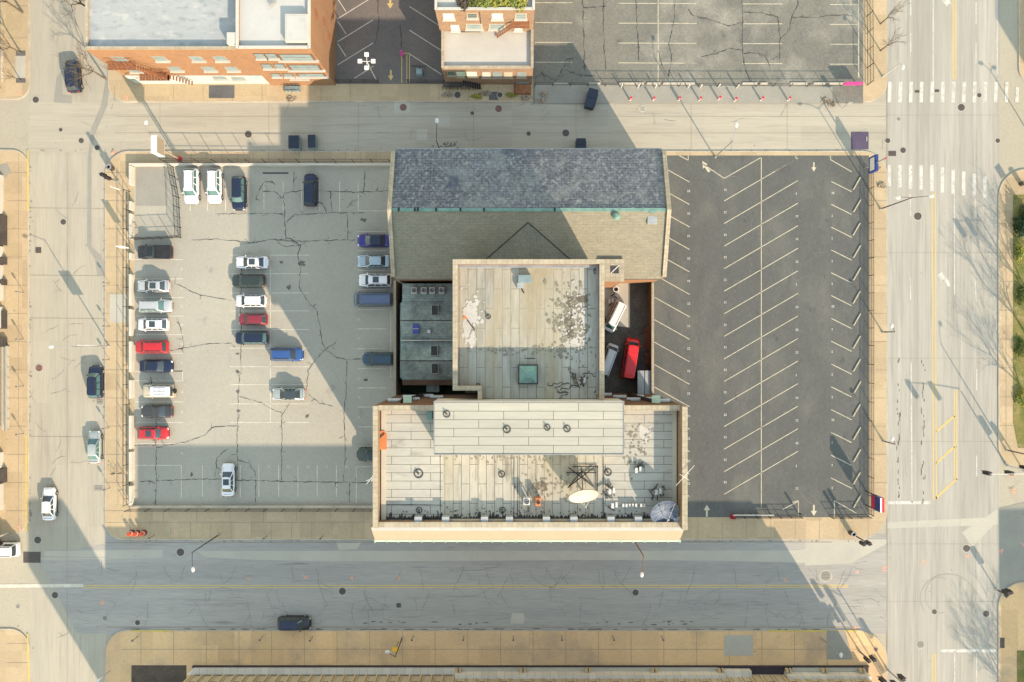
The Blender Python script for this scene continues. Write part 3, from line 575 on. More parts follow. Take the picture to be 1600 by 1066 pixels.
def wall_window(par, axis, c, a, z, wd, ht, frame='sign_white', glass='glass', sill=None, depth=.06, dirn=1, name='window'):
    # axis 'x': the wall runs east-west at plan y=c, the opening is centred on plan x=a; dirn +1 faces south, -1 north.  axis 'y': wall at plan x=c
    if axis == 'x':
        X, Y = T(a, c); s_ = -dirn
        f = MB().box(X - wd / 2, Y, z - ht / 2, X + wd / 2, Y + s_ * depth, z + ht / 2).build(name, frame, par)
        g = MB()
        for k in (0, 1): g.box(X - wd * .43, Y + s_ * depth, z - ht * .44 + k * ht * .46, X + wd * .43, Y + s_ * (depth + .015), z - ht * .04 + k * ht * .46)
        g.build('pane', glass, f)
        if sill: MB().box(X - wd * .58, Y, z - ht / 2 - .16, X + wd * .58, Y + s_ * .3, z - ht / 2 - .003).build('sill', sill, f)
    else:
        X, Y = T(c, a); s_ = dirn
        f = MB().box(X, Y - wd / 2, z - ht / 2, X + s_ * depth, Y + wd / 2, z + ht / 2).build(name, frame, par)
        g = MB()
        for k in (0, 1): g.box(X + s_ * depth, Y - wd * .43, z - ht * .44 + k * ht * .46, X + s_ * (depth + .015), Y + wd * .43, z - ht * .04 + k * ht * .46)
        g.build('pane', glass, f)
        if sill: MB().box(X, Y - wd * .58, z - ht / 2 - .16, X + s_ * .3, Y + wd * .58, z - ht / 2 - .003).build('sill', sill, f)

# ---- the large hall in the middle
hall = bld('hall_building', 'large brick hall in the middle with pale striped roofs and a long peach ledge', 820, 690)
tb(MB(), 627, 614, 1016, 766, 0, 18.4).build('wall', 'brick_brown', hall)
tb(MB(), 627, 766.05, 1016, 788, 0, 16.4).build('front_wall', 'brick_tan', hall)
def W_(name, m, x0, y0, x1, y1, z): return roofsheet(name, m, hall, [(x0, y0), (x1, y0), (x1, y1), (x0, y1)], z)
W_('roof_membrane', 'membrane_rows', 634, 621, 712, 761, 18.41); W_('roof_membrane', 'membrane_columns', 712, 621, 918, 761, 18.41); W_('roof_membrane', 'membrane_rows', 918, 621, 1009, 761, 18.41)
parapet(hall, 627, 614, 1016, 766, 18.4, 20.0, 5.6, 'brick_tan', sides='nesw', low={'s': 19.55, 'n': 19.7, 'e': 20.8})
fl = MB(); tb(fl, 634.1, 621.1, 640, 760, 18.42, 18.62); tb(fl, 1004, 621.1, 1008.9, 758.9, 18.42, 18.62); tb(fl, 712, 759, 1004, 761.5, 18.42, 18.9); fl.build('roof_flashing', 'roof_flash', hall)
# the joints of the two membranes, tarred by hand
tj = MB()
for (x0, y0, x1, y1) in ((688, 702, 688, 800), (803, 712, 803, 815), (809, 712, 809, 815), (943, 712, 943, 815), (589, 788, 691, 789)):
    tj = MB(); tj.strip([P(x0 + (x1 - x0) * k / 8 + random.uniform(-.3, .3), y0 + (y1 - y0) * k / 8, 18.4) for k in range(9)], .07, 18.425, .5); tj.build('roof_joint', 'tar', hall)
# black tar creeping up the low front parapet
tm = MB(); random.seed(5); x = 592
while x < 1052:
    a = random.uniform(3, 9); h_ = random.uniform(3, 8) * (1.5 if random.random() < .2 else 1)
    c = [P(x, 812, 18.4), P(x + a, 812, 18.4), P(x + a * .8, 811 - h_ * .8, 18.4), P(x + a * .5, 811 - h_, 18.4), P(x + a * .2, 811 - h_ * .5, 18.4)]
    tm.face([(p[0], p[1], 18.43) for p in c]); x += a * .8
tm.build('tar_edge', 'tar', hall)
# sloped peach ledge with green gutter
lg = MB(); xa, xb = T(622, 0)[0], T(1018, 0)[0]; y0, y1 = T(0, 766.2)[1], T(0, 791.5)[1]
lg.v += [(xa, y0, 19.3), (xb, y0, 19.3), (xb, y1, 16.7), (xa, y1, 16.7), (xa, y0, 16.45), (xb, y0, 16.45), (xb, y1, 16.45), (xa, y1, 16.45)]
lg.f += [(3, 2, 1, 0), (4, 5, 6, 7), (7, 6, 2, 3), (0, 1, 5, 4), (0, 4, 7, 3), (1, 2, 6, 5)]
lg.build('front_ledge', 'peach', hall)
gt = MB().box(xa - .1, y1 - .22, 16.35, xb + .1, y1 - .003, 16.74)
for k in range(27): xx = xa + (xb - xa) * k / 26; gt.box(xx - .06, y1 - .30, 16.5, xx + .06, y1 - .223, 16.80)
gt.build('gutter', 'copper_pale', hall)
MB().box(xa + .2, y0 - .45, 19.16, xb - .2, y0 - .003, 19.48).build('ledge_cap', 'stucco_white', hall)
# piers of the front parapet
for px in (653, 696, 757, 796, 854, 897, 955, 998, 1059):
    a = P(px, 816, 19.6); MB().box(a[0] - .42, T(0, 761.8)[1] - .0, 18.45, a[0] + .42, T(0, 761.8)[1] + .75, 19.5).build('parapet_pier', 'unit_grey', hall)
# penthouse
ph = tb(MB(), 706, 606, 935, 670, 18.38, 22.4).build('penthouse', 'stucco_white', hall)
roofsheet('penthouse_roof', 'membrane_pale', ph, [(706.5, 606.5), (934.5, 606.5), (934.5, 669.5), (706.5, 669.5)], 22.46)
ed = MB(); tb(ed, 705.5, 605.5, 935.5, 606.4, 22.2, 22.52); tb(ed, 705.5, 669.6, 935.5, 670.5, 22.2, 22.52); tb(ed, 705.5, 606.4, 706.4, 669.6, 22.2, 22.52); tb(ed, 934.6, 606.4, 935.5, 669.6, 22.2, 22.52); ed.build('roof_edge', 'steel_grey', ph)
# stage tower with a notch in its lower left corner
tpoly = [(727, 432), (914, 432), (914, 605.5), (758, 605.5), (758, 594), (727, 594)]
MB().prism([T(*p) for p in tpoly], 0, 19.2).build('tower', 'brick_tan', hall)
roofsheet('tower_roof', 'membrane_tower', hall, [(732.6, 437.6), (908.4, 437.6), (908.4, 605.4), (763.1, 605.4), (763.1, 588.4), (732.6, 588.4)], 19.22)
pm, cp = MB(), MB()
for a in ((727, 432, 732.5, 594), (908.5, 437.5, 914, 605.5), (732.55, 432, 914, 437.45), (732.55, 588.5, 763, 594), (758, 594.05, 763, 605.5)):
    tb(pm, *a, 19.2, 20.6); tb(cp, a[0] - .3 if a[0] != 732.55 else a[0] + .4, a[1] - .2, a[2] + .3, a[3] + .2, 20.603, 20.68)
pm.build('tower_parapet', 'brick_tan', hall); cp.build('tower_coping', 'coping', hall)
ri = MB(); tb(ri, 732.6, 437.6, 908.3, 441, 19.23, 19.7); tb(ri, 905.5, 441.1, 908.3, 600, 19.23, 19.6); ri.build('tower_flashing', 'steel_grey', hall)
# ring flashings of roof drains and vents
def ringvent(px, py, z, r=5.5, par=hall):
    x, y = P(px, py, z); o = MB().ring(x, y, z + .02, z + .06, r * .075 * .78, r * .075, 18).build('vent_ring', 'tar', par)
    MB().cyl(x, y, z + .02, z + .35, .10, 10).tube([(x, y, z + .1), (x - .3, y + .22, z + .07)], .05).build('vent_pipe', 'tar_soft', o)
for a in ((654, 740, 18.42, 7.5), (698, 647, 22.47, 5.5), (792, 671, 22.47, 6), (855, 668, 22.47, 5), (886, 670, 22.47, 5.5), (784, 741, 18.42, 5.5), (950, 738, 18.42, 6), (763, 495, 19.24, 4), (785, 797, 18.42, 5), (655, 797, 18.42, 5), (934, 557, 19.24, 4), (932, 424, 19.24, 5)): ringvent(*a)
# pale scar, rust patch and loose strip on the tower roof
random.seed(9)
def scar(name, m, cx, cy, rx, ry, z, n=44, par=hall):
    ph_ = [random.uniform(0, 6.28) for _ in range(3)]
    mb = MB(); pts = []
    for k in range(n):
        t = 2 * math.pi * k / n; q = 1 + .22 * math.sin(2 * t + ph_[0]) + .2 * math.sin(3 * t + ph_[1]) + .12 * math.sin(7 * t + ph_[2]) + random.uniform(-.06, .06); p = P(cx + rx * math.cos(t) * q, cy + ry * math.sin(t) * q, z); pts.append((p[0], p[1], z))
    c = P(cx, cy, z)
    for k in range(n): mb.face(((c[0], c[1], z), pts[(k + 1) % n], pts[k]))
    mb.build(name, m, par)
scar('bare_patch', 'roof_bright', 733, 497, 10, 26, 19.25); scar('bare_patch', 'roof_bright', 908, 510, 14, 28, 19.25); scar('stain', 'tar_soft', 900, 470, 15, 9, 19.245); scar('rust_patch', 'rust_orange', 728, 495, 3.5, 4.5, 19.262)
scar('stain', 'tar_soft', 845, 760, 0.1 + 9, 9, 18.435); scar('bare_patch', 'roof_bright', 1008, 678, 8, 16, 18.435); scar('stain', 'tar_soft', 893, 505, 9, 26, 19.243); scar('bare_patch', 'roof_bright', 738, 530, 6, 9, 19.251); scar('bare_patch', 'roof_bright', 900, 530, 8, 9, 19.252)
MB().tube([(*P(730, 500, 19.3), 19.33), (*P(742, 516, 19.3), 19.33)], .06).build('cable', 'tar', hall)
# mould and weathering blotches
def mould(cx, cy, sx, sy, n, z, x0, x1, y0, y1, m='mould', rmin=.8, rmax=3.2):
    mb = MB()
    for k in range(n):
        x, y = random.gauss(cx, sx), random.gauss(cy, sy); r = random.uniform(rmin, rmax)
        if not (x0 + r < x < x1 - r and y0 + r < y < y1 - r): continue
        q = [P(x + r * math.cos(t) * (1 + random.uniform(-.4, .4)), y + r * math.sin(t) * random.uniform(.6, 1.6), z) for t in [2 * math.pi * j / 9 for j in range(9)]]
        mb.face([(p[0], p[1], z + .006 + k * .00004) for p in q][::-1])
    tag(mb.build('weathering', m, hall), kind='stuff')
random.seed(77); mould(895, 500, 17, 30, 240, 19.255, 716, 925, 418, 615); mould(900, 495, 14, 34, 70, 19.31, 716, 925, 418, 615, 'roof_bright', .6, 2.2); mould(735, 495, 9, 26, 60, 19.255, 716, 925, 418, 615, 'roof_bright', 1, 3.5)
mould(820, 548, 60, 4, 150, 19.26, 716, 925, 418, 615, 'mould', .5, 1.6); mould(800, 716, 60, 3, 70, 18.44, 695, 1025, 711, 800, 'mould', .6, 1.6); mould(860, 760, 30, 12, 90, 18.44, 692, 1025, 712, 800, 'mould', .6, 2.2); mould(985, 700, 14, 20, 90, 18.44, 978, 1025, 650, 800, 'mould', .6, 2.2)
mould(640, 800, 300, 3, 0, 18.44, 592, 1050, 700, 815); mould(820, 802, 150, 4, 200, 18.45, 594, 1045, 788, 812, 'tar', .4, 1.3)
# big roof hatch
hx, hy = P(825, 585, 19.6)
hh = MB().box(hx - 1.15, hy - 1.15, 19.23, hx + 1.15, hy + 1.15, 19.85).build('skylight_kerb', 'tar', hall)
MB().prism([(hx - 1.0, hy - 1.0), (hx + 1.0, hy - 1.0), (hx + 1.0, hy + 1.0), (hx - 1.0, hy + 1.0)], 19.853, 20.35, [(hx - .35, hy - .35), (hx + .35, hy - .35), (hx + .35, hy + .35), (hx - .35, hy + .35)]).build('skylight_glass', 'copper', hh)
# tar scrawls of roof repairs
sc = MB(); random.seed(31)
for (x, y, n, st_) in ((890, 605, 9, 7), (905, 608, 8, 6), (870, 612, 8, 6), (920, 580, 6, 6), (880, 600, 6, 8), (935, 610, 6, 6), (715, 606, 6, 5), (740, 608, 7, 4), (750, 615, 4, 4), (820, 560, 3, 8)):
    pts = [(x, y)]; a = random.uniform(0, 6.3)
    for _ in range(n): a += random.choice((-1, 0, 1)) * 1.4 + random.uniform(-.3, .3); x += st_ * math.cos(a); y += st_ * math.sin(a) * .6; pts.append((max(745, min(934, x)), max(560, min(622, y))))
    sc.strip([P(*p, 19.25) for p in pts], .1, 19.26 + random.uniform(0, .01), .4)
sc.build('tar_line', 'tar', hall)
# north wall windows with white arched sills
for px, z in ((641, 14.2), (652, 8.8), (663, 12.6), (676, 7.4), (692, 9.5), (955, 9.0), (967, 13.0), (981, 8.5), (992, 12.4), (1003, 14.8), (940, 5.2)):
    wall_window(hall, 'x', 613.9, px, z, 1.5, 2.0, 'steel_dark', 'glass', 'sign_white', dirn=-1)
for (xa_, za, xb_, zb) in ((655, 16.5, 672, 5.5), (969, 5.5, 985, 17)): a = T(xa_, 612.5); b = T(xb_, 612.5); MB().bar((a[0], a[1] + .1, za), (b[0], b[1] + .1, zb), .5, .18).build('fire_stair', 'steel_dark', hall)
for px in (665, 986):
    a = T(px, 612); MB().box(a[0] - .5, a[1] - .1, 17.1, a[0] + .5, a[1] + .8, 17.25).build('stair_landing', 'copper_pale', hall)
for y in (640, 668, 700, 730, 756):
    for z in (5, 10, 15): wall_window(hall, 'y', 627, y, z, 1.4, 2.0, 'steel_dark', 'glass', 'sign_white', dirn=-1); wall_window(hall, 'y', 1016, y, z, 1.4, 2.0, 'steel_dark', 'glass', 'sign_white', dirn=1)
for x in range(650, 1010, 30):
    for z in (5, 11): wall_window(hall, 'x', 788, x, z, 1.6, 2.4, 'sign_white', 'glass', 'stucco_white', dirn=1)
# copper corner piece beside the penthouse
MB().box(*P(668, 656, 18.6), 18.43, *P(676, 640, 18.6), 19.1).build('corner_box', 'copper', hall)

# ---- things standing on the hall's roof
def dish(name, label, px, py, z, r, el, mat_, seg=24, mount=2.4):
    x, y = P(px, py, z + mount); t = thing(name, label, 'satellite dish', (x, y, z), 'satellite dishes on the flat roof')
    d = Vector((.12, -math.cos(el), math.sin(el))).normalized(); q = d.to_track_quat('Z', 'Y').to_matrix(); c = Vector((0, 0, mount))
    mb = MB(); rows = []
    for back in (0, 1):
        for j in range(7):
            rr = r * j / 6
            rows.append([c + q @ Vector((rr * math.cos(a), rr * math.sin(a), .22 * r * (j / 6) ** 2 - back * .06)) for a in [2 * math.pi * k / seg for k in range(seg)]])
    for rset in (rows[:7], rows[7:]):
        i = len(mb.v); mb.v += [tuple(p) for rw in rset for p in rw]
        for j in range(6):
            for k in range(seg):
                f = (i + j * seg + k, i + j * seg + (k + 1) % seg, i + (j + 1) * seg + (k + 1) % seg, i + (j + 1) * seg + k); mb.f.append(f if rset is rows[:7] else f[::-1])
    mb.build('reflector', mat_, t, local=True, smooth=True)
    ft = c + q @ Vector((0, 0, r * .95)); fm = MB()
    for a in (.5, 2.6, 4.7): fm.tube([c + q @ Vector((r * .9 * math.cos(a), r * .9 * math.sin(a), .2 * r)), ft], .03, 5)
    fm.build('feed_arms', 'dish_white', t, local=True); MB().ball(*ft, .15, .15, .15).build('receiver', 'steel_grey', t, local=True)
    MB().tube([(0, 0, .05), (0, 0, mount - .1), tuple(c + q @ Vector((0, 0, -.05)))], .12).build('mast', 'steel_grey', t, local=True)
    return t, c, q
d1, c1, q1 = dish('satellite_dish', 'large white satellite dish on a dark frame on the flat roof near the peach ledge', 911, 771, 18.43, 1.72, R(37), 'dish_white', mount=2.2)
fm = MB()
for a, b in (((-1.6, .2, .1), (0, 2.4, 1.0)), ((1.6, .2, .1), (0, 2.4, 1.0)), ((-1.6, .2, .1), (1.5, 2.6, .1)), ((1.6, .2, .1), (-1.5, 2.6, .1)), ((0, .3, 2.0), (0, 2.6, .2)), ((-1.8, 2.0, .1), (1.8, 2.0, .1)), ((-1.0, 2.7, .1), (2.0, 2.7, .1)), ((1.9, 2.8, .1), (1.9, -.8, .1))): fm.bar(a, b, .1, .1)
fm.build('support_frame', 'iron', d1, local=True)
d2, c2, q2 = dish('satellite_dish', 'blue mesh satellite dish at the lower right corner of the flat roof', 1037, 798, 18.43, 1.72, R(66), 'dish_mesh', mount=1.3)
mm = MB()
for k in range(12):
    a = math.pi * k / 6; mm.tube([c2 + q2 @ Vector((rr * math.cos(a), rr * math.sin(a), .22 * 1.72 * (rr / 1.72) ** 2 + .02)) for rr in (.1, .8, 1.7)], .02, 4)
mm.build('reflector_ribs', 'unit_grey', d2, local=True)
def unit(label, px, py, z, a, b, h, m, group=None, name='air_conditioner', fan=True):
    x, y = P(px, py, z + h); a *= .0375; b *= .0375
    t = thing(name, label, 'roof unit', (x, y, z), group)
    MB().box(-a, -b, .08, a, b, h).build('casing', m, t, local=True)
    MB().box(-a * .9, -b * .9, 0, a * .9, b * .9, .079).build('base', 'steel_dark', t, local=True)
    if fan:
        g = MB().ring(0, 0, h + .002, h + .06, min(a, b) * .62, min(a, b) * .8, 16).build('fan_guard', 'steel_dark', t, local=True)
        f = MB()
        for k in range(4): an = k * math.pi / 2 + .4; f.bar((0, 0, h + .01), (min(a, b) * .6 * math.cos(an), min(a, b) * .6 * math.sin(an), h + .01), .1, .02)
        f.cyl(0, 0, h + .005, h + .05, min(a, b) * .2, 8).build('fan_blades', 'iron', t, local=True)
    return t
unit('white condenser unit with a round fan beside the orange one on the flat roof', 823, 784, 18.43, 10, 11, 1.2, 'steel_white'); unit('orange vent unit beside the white condenser on the flat roof', 841, 785, 18.43, 8, 12, 1.1, 'rust_orange')
pp = thing('roof_pipe', 'thin white pipe leaning between the two small units on the flat roof', 'pipe', (*P(822, 773, 18.5), 18.43)); MB().tube([(-.5, .9, .1), (.3, -.5, .5)], .07).build('pipe_run', 'sign_white', pp, local=True)
for k in range(7):
    unit('%s small white vent box from the left in the row below the white satellite dish' % ORD[k], 974 + k * 5 + (k > 4) * 3, 790, 18.43, 3.2, 5, .42, 'steel_white', 'row of small white vent boxes on the flat roof', 'vent_box', False)
def junk(name, label, cat, px, py, z, seed, n=6, m='steel_dark'):
    t = thing(name, label, cat, (*P(px, py, z), z)); random.seed(seed); b = MB()
    for k in range(n): a = (random.uniform(-.8, .8), random.uniform(-.8, .8), .03 + .06 * k); c = (a[0] + random.uniform(-.8, .8), a[1] + random.uniform(-.8, .8), .03 + .06 * k); b.bar(a, c, .14, .12)
    b.build('bars', m, t, local=True)
    q = MB(); q.box(-.3, -.5, .5, 0, .1, .62).box(.2, -.4, .45, .45, .2, .55); q.build('pale_blocks', 'steel_white', t, local=True); return t
junk('scrap_pile', 'dark heap of metal scrap right of the white satellite dish', 'scrap', 954, 764, 18.44, 1, 7); junk('pipe_stand', 'small dark pipe stand above the scrap heap on the flat roof', 'pipe stand', 995, 731, 18.44, 2, 4)
junk('scrap_pile', 'tangle of white and dark fittings in the shade beside the blue mesh dish', 'scrap', 1026, 765, 18.44, 4, 9); junk('scrap_pile', 'small dark clamps beside the row of small white vent boxes', 'scrap', 958, 786, 18.44, 8, 3)
junk('dead_plant_heap', 'heap of dark twigs and rags in the shade on the tower roof', 'debris', 908, 592, 19.26, 12, 14, 'soil')
cvr = thing('duct_hood', 'teal metal duct hood standing on the upper part of the tower roof', 'duct', (*P(820, 440, 19.8), 19.23))
MB().box(-.75, -.15, .02, .75, .75, .75).build('hood', 'bin_side', cvr, local=True); MB().box(-.9, -.75, .02, -.1, -.153, .5).build('outlet', 'unit_grey', cvr, local=True); MB().tube([(-.4, -.7, .1), (-.1, -1.3, .05)], .08).build('drain_pipe', 'tar', cvr, local=True)
os_ = thing('orange_sheet', 'orange metal sheet lying against the left parapet of the flat roof', 'metal sheet', (*P(597, 688, 18.7), 18.45))
MB().prism([(-.5, -1.1), (.5, -1.1), (.5, .7), (.3, 1.1), (-.2, 1.1), (-.5, .6)], 0, .25).build('sheet', 'rust_orange', os_, local=True); MB().bar((-.5, .1, .26), (.3, .8, .26), .12, .08).build('crossbar', 'tar', os_, local=True)
an = thing('aerial', 'thin white aerial sticking out over the right parapet of the flat roof', 'aerial', (*P(1066, 742, 20), 20.09))
MB().tube([(0, 0, 0), (0, 0, 1.2)], .04).build('mast', 'sign_white', an, local=True); MB().tube([(-1.0, -1.0, 1.1), (1.1, 1.3, 1.1)], .025).tube([(-.6, .3, 1.1), (.5, -.4, 1.1)], .02).build('rods', 'sign_white', an, local=True)
an = thing('aerial', 'small white aerial sticking out over the left parapet above the car park', 'aerial', (*P(583, 749, 20), 20.09))
MB().tube([(0, 0, 0), (0, 0, .9)], .04).build('mast', 'sign_white', an, local=True); MB().tube([(-.6, -.4, .8), (.2, .6, .8)], .02).tube([(-.6, 0, .8), (.2, .3, .8)], .02).build('rods', 'sign_white', an, local=True)

# ---- gabled wing north of the tower
gb = bld('gabled_building', 'long gabled building with a dark blue slate north slope and olive shingled south slope', 820, 355)
tb(MB(), 631, 267, 1016, 443, 0, 9.95).build('wall', 'brick_orange', gb)
for px in (631, 1010.5):
    gab = MB(); a, b = T(px, 267), T(px + 5.5, 443); ym = T(0, 354.5)[1]; i = len(gab.v)
    prof = [(a[1], 9.951), (ym, 12.85), (b[1], 9.951)]; prof += [(b[1], 10.35), (ym, 13.2), (a[1], 10.35)]
    gab.v += [(a[0], y, z) for y, z in prof] + [(b[0], y, z) for y, z in prof]; gab.f += [(0 + i, 1 + i, 2 + i, 3 + i, 4 + i, 5 + i), (i + 11, i + 10, i + 9, i + 8, i + 7, i + 6)] + [(i + k, i + (k + 1) % 6 + 0, i + 6 + (k + 1) % 6, i + 6 + k) for k in range(6)]; gab.build('gable_parapet', 'coping', gb)
def slope(name, m, x0, ya, za, yb, zb, x1, t=.12):
    a, b = T(x0, ya), T(x1, yb); q = MB(); i = 0
    q.v = [(a[0], a[1], za), (b[0], a[1], za), (b[0], b[1], zb), (a[0], b[1], zb), (a[0], a[1], za - t), (b[0], a[1], za - t), (b[0], b[1], zb - t), (a[0], b[1], zb - t)]
    q.f = [(3, 2, 1, 0), (4, 5, 6, 7), (0, 1, 5, 4), (2, 3, 7, 6), (1, 2, 6, 5), (3, 0, 4, 7)]; return q.build(name, m, gb)
slope('north_roof', 'shingle_north', 636.6, 263, 9.95, 353, 12.83, 1010.4)
slope('south_roof', 'shingle_south', 636.6, 356, 12.83, 446, 9.95, 1010.4)
gi = MB(); 
tri = [(*T(631, 267), 9.95), (*T(631, 443), 9.95), (*T(631, 354.5), 12.84)]; gi.face(tri[::-1]); gi.face([(T(1016, 0)[0], y, z) for _, y, z in tri]); gi.build('gable_wall', 'brick_orange', gb)
MB().bar((*T(636.7, 354.5), 12.76), (*T(1010.3, 354.5), 12.76), .42, .16).build('ridge_cap', 'copper', gb)
rb = MB(); random.seed(2)
for px in (646, 668, 672, 730, 697, 762, 858): a = T(px, 354.5); rb.box(a[0] - .12, a[1] - .23, 12.93, a[0] + .12, a[1] + .24, 12.97)
rb.build('ridge_joint', 'iron', gb)
A_ = (*T(822, 371), 12.38); VL = (*T(750, 431), 10.46); VR = (*T(895, 431), 10.46); RE = (*T(822, 431), 12.40)
MB().face((A_, VL, RE)).face((A_, RE, VR)).build('cross_gable', 'shingle_fly', gb)
MB().tube([A_, VL], .07).tube([A_, VR], .07).build('valley', 'tar', gb)
gt = MB(); gt.box(*T(636.7, 444.6), 9.70, *T(728, 446.5), 9.84); gt.box(*T(952, 444.6), 9.70, *T(1010, 446.5), 9.84); gt.build('gutter', 'tar', gb)
sn = MB()
for k in range(34): a = T(640 + k * 2.7, 444); sn.box(a[0] - .04, a[1] - .3, 9.90, a[0] + .05, a[1] + .12, 10.02)
sn.build('eave_bracket', 'wall_tan', gb)
MB().box(*T(636.7, 263.1), 9.7, *T(1010, 261.6), 9.85).build('gutter', 'unit_grey', gb)
for x in range(650, 1000, 26):
    wall_window(gb, 'x', 267, x, 4.5, 1.3, 2.4, 'sign_white', 'glass', 'stucco_white', dirn=-1)
for y in (290, 325, 360, 395, 425):
    wall_window(gb, 'y', 1016, y, 5, 1.3, 2.4, 'sign_white', 'glass', 'stucco_white', dirn=1); wall_window(gb, 'y', 631, y, 5, 1.3, 2.4, 'sign_white', 'glass', 'stucco_white', dirn=-1)
# chimney
ch = tb(MB(), 922, 420, 955, 450, 0, 11.1).build('chimney', 'brick_orange', gb)
ct = MB(); tb(ct, 921.6, 419.6, 955.4, 450.4, 11.103, 11.25); ct.build('chimney_cap', 'coping', ch)
cc = T(942, 434); MB().box(cc[0] - .55, cc[1] - .5, 11.253, cc[0] + .55, cc[1] + .5, 11.27).build('flue', 'tar', ch); MB().bar((cc[0] - .5, cc[1] - .5, 11.28), (cc[0] + .6, cc[1] + .55, 11.28), .09, .03).build('flue_bar', 'sign_white', ch)
vx, vy = P(963, 338, 12.9); v_ = MB().cyl(vx, vy, 12.3, 12.9, .42, 14).build('roof_vent', 'copper', gb); MB().cyl(vx, vy, 12.9, 13.3, .52, 14, .2).build('vent_cap', 'copper', v_)
x_, y_ = P(1019, 341, 12.5); sk_ = MB().box(x_ - .6, y_ - .75, 12.1, x_ + .6, y_ + .6, 12.62).build('skylight', 'roof_silver', gb); MB().box(x_ - .4, y_ + .62, 12.2, x_ + .4, y_ + 1.0, 12.95).build('skylight_flashing', 'copper', sk_)
cr = MB(); 
a = T(700, 0)
# ---- low annex in the shaded well left of the tower
ax = bld('annex_building', 'low annex with two small shingled gables in the shaded well left of the tower', 680, 530)
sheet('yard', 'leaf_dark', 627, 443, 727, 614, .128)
tb(MB(), 636, 447, 726.5, 599, .13, 4.2).build('wall', 'brick_brown', ax)
tb(MB(), 636, 447, 726.5, 474, 4.203, 4.3).build('flat_roof', 'shingle_annex', ax)
def ag(y0, y1, zr=5.6):
    ym = (y0 + y1) / 2; a, b = T(635, y0), T(726.4, y1); yr = T(0, ym)[1]; q = MB()
    q.v = [(a[0], a[1], 4.25), (b[0], a[1], 4.25), (b[0], b[1], 4.25), (a[0], b[1], 4.25), (a[0], yr, zr), (b[0], yr, zr)]
    q.f = [(0, 4, 5, 1), (4, 3, 2, 5), (0, 3, 4), (1, 5, 2)]; r_ = q.build('gable_roof', 'shingle_annex', ax); MB().tube([(a[0], yr, zr + .02), (b[0], yr, zr + .02)], .06).build('ridge', 'tar', r_)
ag(474.2, 531); ag(533, 591)
fl = MB(); tb(fl, 635, 531.1, 726.4, 532.9, 4.2, 4.9); fl.build('party_wall', 'stucco_white', ax)
fl = MB(); tb(fl, 632.5, 476, 635, 588, 4.0, 4.2); fl.build('copper_gutter', 'copper', ax)
for px, py, z in ((680, 485, 5.0), (679, 548, 5.0), (680, 576, 5.0)):
    x, y = P(px, py, z); o = MB().box(x - .5, y - .72, 4.5, x + .5, y + .72, 5.45).build('skylight', 'unit_grey', ax); MB().box(x - .42, y - .64, 5.453, x + .42, y + .64, 5.46).build('skylight_pane', 'tar', o)
ww = MB(); tb(ww, 624, 443, 627, 614, .13, 4.6); t_ = ww.build('wall', 'wall_tan', None, loc=(*T(625, 530), 0)); tag(t_, 'tall plain wall between the left car park and the shaded annex', 'wall'); t_.name = 'boundary_wall'
cpp = MB(); tb(cpp, 623.7, 443, 627.3, 614, 4.603, 4.68); cpp.build('coping', 'wall_tan', t_)
for k, px in enumerate((647, 662, 675, 690)):
    unit('%s condenser from the left in the row of four on the annex roof' % ORD[k], px, 454, 4.31, 10, 12, .9, 'steel_white', 'condensers on the annex roof')
tp = thing('blue_cover', 'blue tarpaulin covered box on the annex roof', 'tarp', (*P(650, 514, 5.2), 4.9)); MB().box(-.42, -.7, 0, .42, .7, .5).build('tarp', 'tarp_blue', tp, local=True); MB().bar((-.45, 0, .51), (.45, 0, .51), .05, .02).build('strap', 'sign_white', tp, local=True)
unit('small pale box with a cable trailing on the annex roof', 670, 518, 5.0, 6, 6, .5, 'steel_white', None, 'junction_box', False)
tk = thing('storage_tank', 'green grimy tank box at the bottom of the dark well beside the brown brick wall', 'tank', (*P(676, 604, 3), G)); MB().box(-.9, -.8, 0, .9, .8, 2.8).build('tank_body', 'copper_pale', tk, local=True); MB().cyl(0, 0, 2.803, 2.95, .35).build('tank_lid', 'steel_grey', tk, local=True)
for o in tk.children: 
    if o.name.startswith('tank_body'): o.data.materials[0] = MATS['shingle_annex']

# ---- yard right of the tower
yw = MB(); tb(yw, 1012.5, 444, 1015.5, 613, .13, 2.6); yw_ = yw.build('yard_wall', 'brick_brown', None, loc=(*T(1014, 530), 0)); tag(yw_, 'brick wall between the small yard and the dark right car park', 'wall')
c_ = MB(); tb(c_, 1012.2, 444, 1015.8, 613, 2.603, 2.7); c_.build('coping', 'coping', yw_)
sh = thing('lean_to_shed', 'small shed with a pale sheet roof in the lower right corner of the yard', 'shed', (*T(1003, 597), G))
MB().box(-.95, -1.6, 0, .85, 1.65, 2.1).build('shed_wall', 'brick_brown', sh, local=True); MB().box(-1.05, -1.7, 2.103, .85, 1.75, 2.2).build('shed_roof', 'unit_grey', sh, local=True); MB().box(-.1, -1.7, 2.203, 0, 1.75, 2.23).build('roof_seam', 'steel_dark', sh, local=True)
pl = thing('brick_stack', 'stack of red bricks and slats leaning along the yard wall', 'brick stack', (*T(1009, 530), G)); b = MB()
for k in range(11): b.bar((-.3, -1.6 + k * .3, .05), (.3, -1.25 + k * .3, .75), .16, .12)
b.build('bricks', 'brick_red', pl, local=True); b = MB()
for k in range(5): b.bar((-.25, -3.6 + k * .35, .1), (.3, -3.5 + k * .35, .5), .14, .1)
b.build('slats', 'rust_sheet', pl, local=True)
br = thing('barrel', 'open metal barrel at the top left of the small yard', 'barrel', (*T(961, 453), G)); MB().ring(0, 0, 0, .9, .33, .42, 18).build('barrel_side', 'sign_white', br, local=True); MB().cyl(0, 0, .02, .5, .325).build('barrel_content', 'tar', br, local=True)
